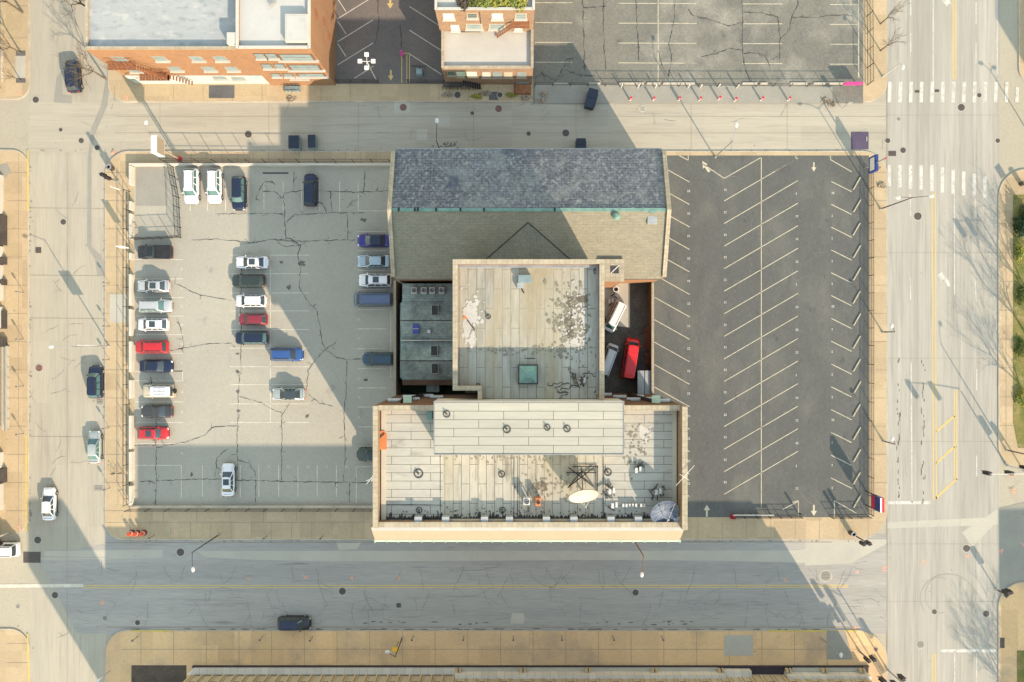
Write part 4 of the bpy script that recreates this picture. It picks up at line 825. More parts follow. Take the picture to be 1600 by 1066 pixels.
jk = junk('scrap_pile', 'pile of car parts and metal scrap in the small yard', 'scrap', 953, 469, G, 15, 10)
# ---- brick block at the top left
def facade_pt(px, py, yt):       # plan x and height of a point of a wall standing on plan line yt
    d = 533 - yt; D = 533 - py; return 800 + (px - 800) * d / D, H * (1 - d / D)
ul = bld('brick_building', 'orange brick building with a silver roof and a painted mural band at the top left', 330, 60)
tb(MB(), 211, -260, 423.9, 131, 0, 11.2).build('wall', 'brick_orange', ul)
tb(MB(), 424, -260, 525, 134, 0, 12.2).build('east_wing', 'brick_orange', ul)
roofsheet('roof', 'roof_silver', ul, [(213, -258), (422, -258), (422, 129), (213, 129)], 11.22); roofsheet('east_roof', 'roof_white', ul, [(426, -258), (523, -258), (523, 132), (426, 132)], 12.22)
parapet(ul, 211, -260, 423.9, 131, 11.2, 11.75, 3, 'brick_orange', 'coping', 'nesw', {'w': 11.4, 'e': 11.5}); parapet(ul, 424, -260, 525, 134, 12.2, 12.6, 3, 'brick_orange', 'stucco_white')
st_ = tb(MB(), 492, 89, 523, 126, 12.21, 13.0).build('roof_box', 'stucco_white', ul); q = MB(); psheet(q, [(494, 91), (520, 91), (520, 124), (494, 124)], 13.02); q.build('roof_box_top', 'roof_white', st_)
tb(MB(), 411, 112, 424, 127, 11.5, 12.6).build('chimney_block', 'stucco_white', ul)
MB().box(*T(213, 131.5), 0.12, *T(423, 131), 3.1).build('mural_band', 'mural', ul)
for (x0, x1, z0, z1) in ((211, 218, .15, 3.6), (219, 226, .15, 3.4)): pass
for px, py, w_, h_ in ((187, 92, 1.9, 1.5), (250, 91, 1.7, 1.4), (307, 91, 1.7, 1.4), (344, 91, 1.7, 1.4), (210, 109, 1.7, 1.3), (273, 107, 1.7, 1.3), (326, 107, 1.7, 1.3), (362, 107, 1.7, 1.3), (285, 120.5, 1.0, .7), (343, 121, 1.8, .8), (372, 122, 1.8, .8)):
    x, z = facade_pt(px, py, 131); wall_window(ul, 'x', 131.6 if z < 3 else 131, x, z, w_, h_, 'wall_tan', 'bin_side', 'stucco_white')
for px, py, w_, h_ in ((463, 89, 4.6, 1.9), (476, 105, 4.4, 1.7), (486, 117, 4.0, 1.0), (406, 87, 1.4, 1.4), (424, 87, 1.4, 1.4), (417, 103, 1.4, 1.4), (437, 103, 1.4, 1.4), (431, 117, 1.3, 1.0), (450, 117, 1.3, 1.0)):
    x, z = facade_pt(px, py, 134); wall_window(ul, 'x', 134, x, z, w_, h_, 'brick_brown', 'bin_side', 'stucco_white')
for px, py in ((494, 22), (507, 34), (514, 56)):
    y = 533 - (533 - py) * 275 / (800 - px); z = H * (1 - 275 / (800 - px)); wall_window(ul, 'y', 525, y, z, .9, 1.2, 'brick_red', 'rust_sheet', dirn=1)
for y in range(-200, 110, 40):
    for z in (3, 8): wall_window(ul, 'y', 211, y, z, 1.2, 1.8, 'stucco_white', 'glass', dirn=-1)
x_, y_ = P(424, 2, 12.6); MB().cyl(x_, y_, 12.23, 12.9, .5).build('roof_fan', 'steel_grey', ul)
q = MB(); tb(q, 462, 134.2, 492, 137, 2.5, 2.65); q.build('canopy', 'stucco_white', ul)
fe = thing('fire_escape', 'rust brown fire escape with two landings on the orange brick wall', 'fire escape', (*T(255, 131), 0)); b = MB()
for z, x0, x1 in ((8.1, -3.2, .4), (4.4, -1.0, 3.2)):
    b = MB()
    for k in range(10): b.box(x0 + (x1 - x0) * k / 10, -1.25, z, x0 + (x1 - x0) * (k + .88) / 10, -.05, z + .06)
    for yy in (-1.25, -.1): b.bar((x0, yy, z + 1.0), (x1, yy, z + 1.0), .06, .06)
    for k in range(7): b.bar((x0 + (x1 - x0) * k / 6, -1.25, z), (x0 + (x1 - x0) * k / 6, -1.25, z + 1), .05, 1.0)
    b.build('landing', 'rust_sheet', fe, local=True)
b = MB()
for k in range(14): t = k / 13; b.box(.4 + 2.6 * t - .12, -1.2, 8.0 - 3.6 * t, .4 + 2.6 * t + .12, -.5, 8.06 - 3.6 * t)
b.bar((.4, -1.22, 8.9), (3.0, -1.22, 5.3), .06, .08).bar((.4, -.45, 8.9), (3.0, -.45, 5.3), .06, .08)
for k in range(8): t = k / 7; b.box(3.2 + 2.0 * t - .1, -1.0, 4.3 - 2.2 * t, 3.2 + 2.0 * t + .1, -.4, 4.36 - 2.2 * t)
b.build('stairs', 'rust_sheet', fe, local=True)
gy = thing('entrance_rail', 'small railed entrance steps of the brick building by the narrow street', 'railing', (*T(458, 140), G)); b = MB()
for k in range(5): b.bar((-1.1 + k * .55, -.4, 0), (-1.1 + k * .55, -.4, .0), .05, .95).bar((-1.1 + k * .55, .4, 0), (-1.1 + k * .55, .4, 0.0), .05, .95)
b.bar((-1.1, -.4, .95), (1.1, -.4, .95), .06, .05).bar((-1.1, .4, .95), (1.1, .4, .95), .06, .05).build('rails', 'iron', gy, local=True); MB().box(-1.1, -.38, 0, 1.1, .38, .3).build('steps', 'bin_side', gy, local=True)

# ---- building with the white lower roof at the top
ub = bld('brick_house', 'brick building with a white lower roof and planted upper roof at the top', 765, 70)
tb(MB(), 694, -240, 831, 77, 0, 11.4).build('rear_wall', 'brick_tan', ub); tb(MB(), 697, 77.05, 831, 132.6, 0, 5.7).build('front_wall', 'brick_tan', ub)
roofsheet('upper_roof', 'roof_bright', ub, [(696, -238), (829, -238), (829, 75), (696, 75)], 11.42); roofsheet('lower_roof', 'roof_bright', ub, [(699, 77.1), (829, 77.1), (829, 130), (699, 130)], 5.72)
parapet(ub, 694, -240, 831, 77, 11.4, 11.8, 2.6, 'brick_tan', 'stucco_white'); parapet(ub, 697, 77.05, 831, 132.6, 5.7, 6.15, 3, 'brick_tan', 'coping', 'esw', {'s': 6.0})
for px, py, w_, h_, g in ((701, 25, 1.5, 1.5, 'sign_white'), (738, 24, 1.4, 1.2, 'glass'), (777, 25, 1.5, 1.5, 'sign_white'), (814, 25, 1.5, 1.4, 'bin_side'), (711, 43, 1.2, 1.6, 'sign_white'), (741, 41, 2.2, 1.4, 'bin_side'), (777, 41, 2.2, 1.4, 'bin_side'), (810, 43, 1.1, 1.4, 'sign_white')):
    x, z = facade_pt(px, py, 77); wall_window(ub, 'x', 77, x, z, w_, h_, 'stucco_tan', g, 'stucco_white')
for px, py, w_, h_, g in ((705, 114, 1.1, 1.3, 'glass'), (720, 115, 1.4, 1.6, 'copper_pale'), (737, 115, 1.6, 1.6, 'copper_pale'), (760, 116, 1.3, 1.8, 'stucco_white'), (777, 116, 1.3, 1.8, 'bin_side'), (794, 116, 1.3, 1.8, 'stucco_tan'), (815, 116, 1.3, 1.6, 'bin_side')):
    x, z = facade_pt(px, py, 132.6); wall_window(ub, 'x', 132.6, x, z, w_, h_, 'wall_tan', g, 'wall_tan')
MB().tube([(*T(755, 76.6), 11.3), (*T(755, 76.6), 5.8)], .07).build('drain_pipe', 'iron', ub)
MB().tube([(*T(718, 79.5), 5.8), (*T(754, 79), 5.8)], .06).build('roof_pipe', 'wall_tan', ub)
ff = thing('fire_escape', 'black fire escape stair on the upper brick wall above the white roof', 'fire escape', (*T(812, 77), 5.8)); b = MB()
b.box(-1.2, -1.0, 2.9, 1.2, -.05, 2.97); b.bar((-1.2, -1.0, 3.8), (1.2, -1.0, 3.8), .06, .06); b.bar((-1.2, -1.0, 2.97), (-3.2, -1.0, .1), .08, .1).bar((-1.2, -.45, 2.97), (-3.2, -.45, .1), .08, .1)
for k in range(9): t = k / 8; b.box(-1.3 - 1.9 * t, -1.0, 2.9 - 2.8 * t, -1.12 - 1.9 * t, -.45, 2.95 - 2.8 * t)
b.build('stair', 'rust_sheet', ff, local=True)
fr = thing('entrance_stair', 'dark iron entrance stair and railings in front of the building with the white roof', 'stair', (*T(722, 136), G)); b = MB()
for k in range(11): b.bar((-2.8 + k * .56, -.55, 0), (-2.8 + k * .56, -.55, 0), .05, 1.2)
b.bar((-2.8, -.55, 1.2), (2.8, -.55, 1.2), .07, .06).bar((-2.8, -.55, .6), (2.8, -.55, .6), .05, .05)
for k in range(8): b.box(.2 + k * .32, -.5, 1.5 - k * .18, .48 + k * .32, .3, 1.56 - k * .18)
b.build('railing', 'iron', fr, local=True); MB().box(-2.6, -.4, .9, .1, .28, 1.0).build('landing', 'steel_dark', fr, local=True)
cd = thing('cellar_cover', 'rust brown cellar cover at the right foot of the building with the white roof', 'cellar door', (*T(817, 139), G)); MB().prism([(-1.3, -.9), (1.2, -.9), (1.2, .5), (-1.3, .5)], 0, .5, [(-1.1, -.8), (1.0, -.8), (1.0, .45), (-1.1, .45)]).build('cover', 'rust_sheet', cd, local=True); MB().box(-1.0, .5, .0, .9, .62, .9).build('back_panel', 'bin_side', cd, local=True)

# ---- modern block along the bottom edge
mo = bld('office_building', 'long modern building with pale ledges and tan fins along the bottom edge', 800, 1060)
tb(MB(), 306, 1053, 1350, 1250, 0, 11.9).build('wall', 'stucco_tan', mo)
tb(MB(), 452, 1084, 1089, 1250, 11.91, 20).build('upper_block', 'stucco_tan', mo); tb(MB(), 1092, 1054, 1339, 1250, 11.92, 14).build('upper_block', 'stucco_tan', mo)
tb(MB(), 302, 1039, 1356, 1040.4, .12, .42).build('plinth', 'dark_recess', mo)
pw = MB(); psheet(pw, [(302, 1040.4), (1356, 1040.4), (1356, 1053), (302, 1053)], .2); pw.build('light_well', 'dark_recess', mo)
l1 = MB().prism([T(*p) for p in ((305, 1041.3), (712, 1041.3), (712, 1051), (295, 1051))], .21, .62).build('ledge', 'panel_white', mo)
tb(MB(), 712.1, 1046.5, 1128, 1052.9, .21, 1.6).build('ledge', 'panel_white', mo); tb(MB(), 1128.1, 1043, 1170, 1053, .21, 1.2).build('ledge', 'panel_white', mo); tb(MB(), 1224, 1048, 1352, 1053, .21, 1.7).build('ledge', 'panel_white', mo)
fl = MB(); tb(fl, 712.1, 1041, 1120, 1046.4, .21, .5); tb(fl, 1236, 1041.5, 1345, 1047.5, .21, .45); fl.build('inner_floor', 'patch_light', mo)
k = 0
for x in list(range(300, 1345, 17)):
    fb = MB(); tb(fb, x, 1051.1, x + 3.2, 1052.95, .63, 11.8); tb(fb, x + 5, 1051.6, x + 6.6, 1052.95, .63, 11.8); fb.build('fin', 'fin_tan', mo)
for x in (712, 812, 913, 1016, 1119, 1224, 1280, 1338):
    fb = MB(); tb(fb, x, 1041.1, x + 4, 1046.3, .51, 1.0); tb(fb, x + 6, 1041.1, x + 9, 1046.3, .51, 1.0); fb.build('fin_base', 'fin_tan', mo)
for i, x in enumerate(range(308, 1335, 34)):
    for z in (3.2, 6.4, 9.6): wall_window(mo, 'x', 1052.9, x + 5.5, z, 1.0, 1.8, 'steel_dark', 'glass', dirn=-1, depth=.02)
roofsheet('roof', 'roof_gravel', mo, [(302, 1055), (1348, 1055), (1348, 1398), (302, 1398)], 11.93) if False else None
def block_building(label, x0, y0, x1, y1, h, m='stucco_tan', face='n'):
    o = bld('office_building', label, (x0 + x1) / 2, (y0 + y1) / 2); tb(MB(), x0, y0, x1, y1, 0, h).build('wall', m, o)
    parapet(o, x0, y0, x1, y1, h, h + .01 + .4, 6, m, 'coping'); roofsheet('roof', 'roof_gravel', o, [(x0 + 6, y0 + 6), (x1 - 6, y0 + 6), (x1 - 6, y1 - 6), (x0 + 6, y1 - 6)], h + .02)
    n = 0
    for z in range(3, int(h) - 1, 4):
        if face == 'n':
            for x in range(int(x0) + 25, int(x1) - 15, 45): wall_window(o, 'x', y0, x, z, 1.8, 2.2, 'stucco_white', 'glass', dirn=-1)
        elif face == 'w':
            for y in range(int(y0) + 25, int(y1) - 15, 45): wall_window(o, 'y', x0, y, z, 1.8, 2.2, 'stucco_white', 'glass', dirn=-1)
        else:
            for y in range(int(y0) + 25, int(y1) - 15, 45): wall_window(o, 'y', x1, y, z, 1.8, 2.2, 'stucco_white', 'glass', dirn=1)
    return o
block_building('tall tower below the picture whose shadow falls on the lower left crossing', 348, 1278, 401, 1382, 25, 'stucco_tan')
block_building('office block beyond the lower right corner shading the side street', 1799, 1186, 2100, 1700, 19.5, 'stucco_tan', 'w')
block_building('office block beyond the upper right corner shading the pavement edge', 1795, 60, 2050, 420, 19.5, 'brick_tan', 'w')
# left edge
lb = bld('apartment_building', 'pale building along the left edge with dark recesses and white ledges', -60, 540)
tb(MB(), -500, 262, 1, 835, 0, 9).build('wall', 'stucco_tan', lb)
roofsheet('roof', 'roof_gravel', lb, [(-498, 264), (-1, 264), (-1, 833), (-498, 833)], 9.02)
for y0, y1, m in ((275, 335, 'stucco_white'), (386, 402, 'stucco_white'), (415, 437, 'stucco_white'), (444, 470, 'stucco_white'), (480, 513, 'stucco_white'), (706, 730, 'stucco_white'), (755, 796, 'stucco_white')):
    q = MB(); tb(q, 1, y0, 6.5, y1, .12, 1.0); q.build('ledge', m, lb)
for y0, y1 in ((338, 384), (403, 414), (438, 446), (486, 514), (528, 542), (731, 753)):
    q = MB(); tb(q, 1, y0, 12.5, y1, .12, .6); q.build('awning', 'steel_dark', lb)
for y in range(290, 830, 36):
    for z in (3.5, 7): wall_window(lb, 'y', 1, y, z, 1.6, 1.6, 'stucco_white', 'glass', dirn=1)
rp = thing('access_ramp', 'long narrow access ramp with thin rails along the left edge', 'ramp', (*T(13, 605), G)); q = MB(); a = T(10, 540); b_ = T(17, 672)
MB().bar((-.2, -6.2, 0), (-.2, 6, 0), .9, .35).build('ramp_deck', 'patch_light', rp, local=True); q = MB()
for xx in (-.65, .28): 
    q.bar((xx, -6.2, .9), (xx, 6, .9), .05, .05)
    for k in range(9): q.bar((xx, -6.1 + k * 1.5, 0), (xx, -6.1 + k * 1.5, 0), .05, .9)
q.build('handrails', 'iron', rp, local=True)
tl = bld('corner_shop', 'orange brick building edge with a teal roof at the top left corner', -30, 60)
tb(MB(), -400, -200, 2, 79, 0, 5.5).build('rear_wall', 'bin_side', tl); tb(MB(), -400, 79.1, 4.5, 128, 0, 4.5).build('wall', 'brick_orange', tl); q = MB(); tb(q, 4.6, 79.5, 5.6, 128.5, .12, .5); q.build('plinth', 'stucco_white', tl)
for y in (90, 104, 118): wall_window(tl, 'y', 4.5, y, 2, 1.2, 1.6, 'stucco_white', 'glass', dirn=1)

# ================================================================ fences and low walls
def fence(label, pts, h, sp=2.4, z=G, slats=None, m='iron', group=None, name='fence', rails=(.12, .55, 1.0), post=.07):
    x0, y0 = T(*pts[0]); t = thing(name, label, 'fence', (x0, y0, z), group); pm_, rm, sm = MB(), MB(), MB()
    q = [Vector((*T(*p), 0)) - Vector((x0, y0, 0)) for p in pts]
    for a, b in zip(q, q[1:]):
        L = (b - a).length; n = max(1, round(L / sp))
        for k in range(n + 1):
            if k == n and b is not q[-1]: continue
            p = a + (b - a) * k / n; MB().bar((p.x - post / 2, p.y, 0), (p.x + post / 2, p.y, 0), post, h + .08).build('post', m, t, local=True)
        for r in rails: rm.bar((a.x, a.y, h * r - .03), (b.x, b.y, h * r - .03), .04, .05)
        if slats:
            k = int(L / slats)
            for i in range(k): p = a + (b - a) * (i + .5) / k; sm.bar((p.x - .012, p.y, .05), (p.x + .012, p.y, .05), .025, h - .05)
    rm.build('rail', m, t, local=True)
    if slats: sm.build('bars', m, t, local=True)
    return t
fence('tall dark iron fence along the left side of the left car park', [(204, 300), (204, 420), (204, 600), (204, 786)], 1.75, 2.7)
fence('tall fence along the top of the left car park beside the narrow street', [(262, 255), (340, 255.5), (470, 256), (612, 256)], 2.3, 2.5)
fence('dark fence along the bottom of the left car park', [(204, 795), (390, 795), (583, 795)], 1.5, 2.7)
fence('inner wire fence with a gate around the upper left corner of the left car park', [(272, 262), (281, 310), (284, 372), (213, 375)], 1.9, 1.3, slats=.25, rails=(.1, .5, 1))
fence('black screened fence between the right car park and the avenue pavement', [(1357.5, 268), (1357.5, 540), (1357.5, 803)], 1.25, 2.6, slats=.16)
fence('black fence with hoops at the lower right corner of the right car park', [(1355, 806), (1325, 807), (1296, 807)], 1.2, 1.6, slats=.3)
fence('short black fence at the bottom of the right car park near the red blocks', [(1250, 807), (1200, 807), (1141, 807)], 1.0, 1.8, slats=.3)
fence('low black rail along the bottom of the upper car park', [(836, 135), (1000, 136), (1180, 136), (1340, 136)], 1.25, 2.6, slats=None, rails=(.5, 1))
fence('black fence between the upper car park and the avenue pavement', [(1349, -150), (1353, 0), (1354, 134)], 1.8, 2.6, slats=.3)
fence('dark iron fence left of the entrance of the small upper car park', [(528, 130), (592, 130)], 1.2, 2.2, slats=.3)
fence('dark iron fence right of the entrance of the small upper car park', [(638, 130), (695, 131)], 1.2, 2.2, slats=.3)
def lowwall(label, x0, y0, x1, y1, h=.8, m='wall_white'):
    q = MB(); tb(q, x0, y0, x1, y1, .12, .12 + h); o = q.build('low_wall', m, None, loc=(*T((x0 + x1) / 2, (y0 + y1) / 2), 0)); tag(o, label, 'wall')
    c = MB(); tb(c, x0 - .35, y0 - .35, x1 + .35, y1 + .35, .123 + h, .18 + h); c.build('coping', m, o)
wi = 0
WS = [(262, 291), (317, 330), (336, 375), (397, 407), (430, 478), (484, 525), (534, 581), (594, 622), (649, 700), (705, 750), (758, 787)]
for k, (a, b) in enumerate(WS): lowwall('%s white wall segment from the top along the left side of the left car park' % ORD[k], 207.5, a, 211, b)
lowwall('long low white wall along the top of the left car park', 207.5, 258, 611, 260.5, .8); lowwall('long low tan wall along the bottom of the left car park', 207.5, 789, 583, 792, .5, 'kerb')
for k, (a, b) in enumerate(((864, 888), (917, 939), (966, 1007), (1009, 1033), (1034, 1086), (1158, 1184), (1186, 1200), (1233, 1262), (1269, 1320))):
    x0, y0 = T((a + b) / 2, 131); o = thing('wheel_stop', '%s concrete wheel stop from the left along the bottom of the upper car park' % ORD[k], 'wheel stop', (x0, y0, G), 'wheel stops of the upper car park'); L = (b - a) * S / 2 - .1
    MB().prism([(-L, -.14), (L, -.14), (L, .14), (-L, .14)], 0, .15, [(-L + .05, -.08), (L - .05, -.08), (L - .05, .08), (-L + .05, .08)]).build('kerb_block', 'wall_white', o, local=True)
for k in range(15):
    y = 287 + 35.4 * k; x0, y0 = T(1338 + .5 * math.sin(k * 2.3), y + .6 * math.sin(k * 4.1)); o = thing('wheel_stop', '%s slanted wheel stop from the top along the right edge of the dark car park' % ORD[k], 'wheel stop', (x0, y0, G), 'slanted wheel stops of the dark car park', R(60))
    MB().prism([(-1.05, -.09), (1.05, -.09), (1.05, .09), (-1.05, .09)], 0, .15, [(-1, -.06), (1, -.06), (1, .06), (-1, .06)]).build('kerb_block', 'line_cream', o, local=True)
# ================================================================ vehicles
def paint(name, c, metal=.25, rough=.32): return mat('paint_' + name, c, tuple(v * .9 for v in c), s=.6, fine=0, rough=rough, metal=metal, spec=.5, coat=.5)
for n_, c_ in (('white', (.78, .78, .76)), ('silver', (.50, .52, .50)), ('black', (.022, .024, .028)), ('navy', (.014, .024, .055)), ('blue', (.035, .11, .30)), ('violet', (.035, .03, .20)), ('red', (.55, .02, .025)), ('maroon', (.30, .03, .045)), ('tan', (.52, .46, .33)),
               ('slate', (.10, .14, .22)), ('pale_blue', (.36, .46, .50)), ('deep_green', (.03, .05, .04)), ('fire_red', (.75, .015, .01)), ('charcoal', (.06, .06, .06)), ('sage', (.42, .46, .42)), ('teal_dark', (.03, .07, .10))): paint(n_, c_, .05 if n_ in ('white', 'red', 'fire_red', 'tan') else .3)
# kind: L W H, belt height, hood height, windscreen base, roof front, roof rear, rear glass base (fractions of L from the front), tail height
K = {'sedan': dict(L=4.75, W=1.82, H=1.45, belt=.93, hood=.88, tail=.98, a=.27, b=.43, c=.72, d=.86),
     'suv':   dict(L=4.75, W=1.90, H=1.72, belt=1.08, hood=1.04, tail=1.08, a=.24, b=.36, c=.88, d=.965),
     'hatch': dict(L=4.45, W=1.80, H=1.55, belt=1.0, hood=.95, tail=1.0, a=.24, b=.38, c=.84, d=.96),
     'jeep':  dict(L=4.6, W=1.88, H=1.85, belt=1.12, hood=1.10, tail=1.12, a=.30, b=.36, c=.94, d=.965),
     'pickup': dict(L=5.0, W=1.95, H=1.80, belt=1.15, hood=1.10, tail=1.15, a=.24, b=.34, c=.50, d=.53),
     'van':   dict(L=5.6, W=2.0, H=2.05, belt=1.15, hood=1.02, tail=1.15, a=.11, b=.22, c=.955, d=.975),
     'truck': dict(L=5.9, W=2.0, H=2.1, belt=1.2, hood=1.15, tail=1.2, a=.12, b=.20, c=.96, d=.975),
     'convertible': dict(L=4.6, W=1.84, H=1.36, belt=.90, hood=.86, tail=.94, a=.32, b=.46, c=.62, d=.78)}
CM = {}
def car_meshes(kind):
    if kind in CM: return CM[kind]
    k = K[kind]; L, Wd, Ht = k['L'], k['W'] / 2, k['H']; out = {}
    # lower body: loft of stations from nose to tail; local +x is the front
    bx = 1 if kind in ('jeep', 'truck', 'van', 'pickup') else 0
    st = [(0, .46 + .2 * bx, .36, .60), (.010, .66 + .14 * bx, .30, .68), (.028, .80 + .09 * bx, .26, k['hood'] * .84), (.065, .91 + .05 * bx, .24, k['hood'] * .92), (.12, .965 + .02 * bx, .22, k['hood'] * .97), (k['a'] - .02, 1.0, .22, k['hood']), (k['a'] + .03, 1.0, .22, k['belt']), (.5, 1.0, .22, k['belt']), (k['c'], 1.0, .22, k['belt']),
          (k['d'] - .0, .985, .22, (k['belt'] + k['tail']) / 2), (max(k['d'] + .012, .945), .94 + .03 * bx, .24, k['tail'] * .985), (.975, .87 + .07 * bx, .28, k['tail'] * .95), (.99, .77 + .12 * bx, .34, k['tail'] * .88), (1.0, .58 + .22 * bx, .42, k['tail'] * .70)]
    st = sorted(st, key=lambda a: a[0]); b = MB(); rows = []
    for f, wv, zb, zt in st:
        x = L / 2 - f * L; w_ = Wd * wv; prof = [(0, zb), (w_ * .85, zb), (w_ * .97, zb + .10), (w_, zb + (zt - zb) * .45), (w_ * .985, zb + (zt - zb) * .80), (w_ * .90, zt - .03), (w_ * .70, zt), (w_ * .35, zt + .025), (0, zt + .035)]
        rows.append([(x, y, z) for y, z in prof] + [(x, -y, z) for y, z in prof[-2:0:-1]])
    n = len(rows[0]); i0 = 0
    for r_ in rows: b.v += r_
    for i in range(len(rows) - 1):
        for j in range(n): b.f.append((i * n + j, i * n + (j + 1) % n, (i + 1) * n + (j + 1) % n, (i + 1) * n + j))
    b.f.append(tuple(range(n - 1, -1, -1))); b.f.append(tuple((len(rows) - 1) * n + j for j in range(n)))
    # greenhouse rings
    def ring(t):            # t 0 belt .. 1 roof
        xf = L / 2 - (k['a'] + (k['b'] - k['a']) * t) * L; xr = L / 2 - (k['d'] + (k['c'] - k['d']) * t) * L; w_ = Wd * (.91 - (.15 if bx else .22) * t ** 1.2); z = k['belt'] - .01 + (Ht - .06 - k['belt']) * t
        p = []
        for q in (-.86, -.45, 0, .45, .86): p.append((xf + .13 * (1 - q * q) - .02, q * w_, z + (.02 * (1 - q * q))))
        for q in (.03, .10, .34, .38, .64, .68, .90, .97): p.append((xf + (xr - xf) * q, w_ * (1 - .03 * (abs(q - .5) * 2) ** 3), z))
        for q in (.86, .45, 0, -.45, -.86): p.append((xr - .07 * (1 - q * q), q * w_, z + (.02 * (1 - q * q))))
        for q in (.97, .90, .68, .64, .38, .34, .10, .03): p.append((xf + (xr - xf) * q, -w_ * (1 - .03 * (abs(q - .5) * 2) ** 3), z))
        return p
    lv = [ring(t) for t in (0, .06, .90, 1.0)]; N = len(lv[0])
    cap = [[((L / 2 - (k['b'] + k['c']) / 2 * L) * (1 - s_) + x * s_, y * s_, Ht - .06 + .06 * (1 - s_ ** 3)) for x, y, z in lv[3]] for s_ in (.93, .75, .4)]
    pil, roof, ws, rw, sw = MB(), MB(), MB(), MB(), [MB(), MB()]
    def quad(mb, A, B, j): mb.face((A[j], A[(j + 1) % N], B[(j + 1) % N], B[j]))
    for j in range(N):
        quad(ws if j < 4 else b, lv[0], lv[1], j); quad(roof, lv[2], lv[3], j); quad(roof, lv[3], cap[0], j); quad(roof, cap[0], cap[1], j); quad(roof, cap[1], cap[2], j)
        tgt = ws if j < 4 else rw if 13 <= j < 17 else None
        if tgt is None:
            s_ = 0 if 5 <= j < 12 else 1 if 18 <= j < 25 else None
            if s_ is not None and (j not in (7, 9, 20, 22)): tgt = sw[s_]
        if tgt is None and kind in ('van', 'truck') and 0: tgt = None
        quad(tgt or b, lv[1], lv[2], j)
    roof.face(cap[2])
    if kind in ('pickup',):
        bd = MB(); x0, x1 = L / 2 - .545 * L, -L / 2 + .06
        for y in (-1, 1): bd.box(x1, y * Wd * .97, .9, x0, y * Wd * .86, 1.24)
        bd.box(x1, -Wd * .859, .9, x1 + .09, Wd * .859, 1.24).box(x0 - .09, -Wd * .859, .9, x0, Wd * .859, 1.24); out['bed_wall'] = (bd, 'P')
        bc = MB(); bc.box(x1 + .091, -Wd * .855, 1.0, x0 - .091, Wd * .855, 1.215)
        for q in range(1, 6): xx = x1 + (x0 - x1) * q / 6; bc.box(xx - .015, -Wd * .85, 1.2151, xx + .015, Wd * .85, 1.228)
        out['bed_cover'] = (bc, 'black_plastic')
    if kind == 'jeep':
        sp = MB(); sp.tube([(-L / 2 - .02, 0, .95), (-L / 2 - .24, 0, .95)], .36, 16); out['spare_wheel'] = (sp, 'rubber')
        rk = MB(); rk.ring(0, 0, Ht + .02, Ht + .02, .0, .0, 3); rk = MB()
        for y in (-.5, 0, .5): rk.box(-L * .30, y - .02, Ht + .012, L * .02, y + .02, Ht + .05)
        for x in (-L * .30, -L * .14, L * .02): rk.box(x - .02, -.5, Ht + .051, x + .02, .5, Ht + .075)
        out['roof_rack'] = (rk, 'steel_grey')
    if kind in ('suv', 'van'):
        for y in (-1, 1):
            rk = MB(); rk.box(L / 2 - k['c'] * L + .2, y * Wd * .62, Ht - .045, L / 2 - k['b'] * L - .25, y * Wd * .62 + .045, Ht + .03); out['roof_rail' + '+' * (y > 0)] = (rk, 'steel_dark')
    if kind == 'truck':
        rr = MB()
        for q in range(9): y = -Wd * .6 + Wd * 1.2 * q / 8; rr.box(-L * .44, y - .03, Ht - .02, L * .05, y + .03, Ht + .02)
        rr.box(L * .12, -Wd * .7, Ht - .02, L * .14, Wd * .7, Ht + .03); out['roof_ribs'] = (rr, 'P')
    out['body'] = (b, 'P'); out['roof'] = (roof, 'P'); out['windscreen'] = (ws, 'G'); out['rear_window'] = (rw, 'G')
    out['side_window'] = (sw[0], 'G'); out['side_window+'] = (sw[1], 'G')
    for y in (-1, 1):
        for x, f in ((L / 2 - .045 * L, 1), (-L / 2 + .016 * L, 0)):
            m = MB().ball(x, y * Wd * (.66 if f else .66), .68 if f else .80, .20 if f else .10, .20, .09, 10, 6); out[('headlight' if f else 'taillight') + '+' * (y > 0)] = (m, 'lamp_clear' if f else 'lamp_red')
        m = MB().ball(L / 2 - (k['a'] + .05) * L, y * (Wd + .03), k['belt'] + .06, .09, .13, .08, 8, 5); out['wing_mirror' + '+' * (y > 0)] = (m, 'P')
    wr = .34 if kind in ('sedan', 'hatch', 'convertible') else .38; n_ = 0
    for x in (L / 2 - .19 * L, -L / 2 + .19 * L):
        for y in (-1, 1):
            m = MB().tube([(x, y * (Wd - .20), wr), (x, y * (Wd + .012), wr)], wr, 18); r_ = MB().tube([(x, y * (Wd + .0125), wr), (x, y * (Wd + .03), wr)], wr * .6, 12)
            out['wheel' + '+' * n_] = (m, 'rubber', r_); n_ += 1
    bp = MB().box(L / 2 - .05, -Wd * .5, .42, L / 2 + .015, Wd * .5, .60); out['grille'] = (bp, 'black_plastic')
    pg = MB(); xc = L / 2 - (k['a'] - .012) * L; pg.box(xc - .04, -Wd * .72, k['hood'] - .02, xc + .03, Wd * .72, k['hood'] + .052)
    xt = -L / 2 + (1 - k['d']) * L * .55
    if kind in ('sedan', 'convertible'): pg = pg; out['boot_gap'] = (MB().box(-L / 2 + .30, -Wd * .62, k['tail'] - .06, -L / 2 + .325, Wd * .62, k['tail'] + .035), 'black_plastic')
    out['cowl'] = (pg, 'black_plastic')
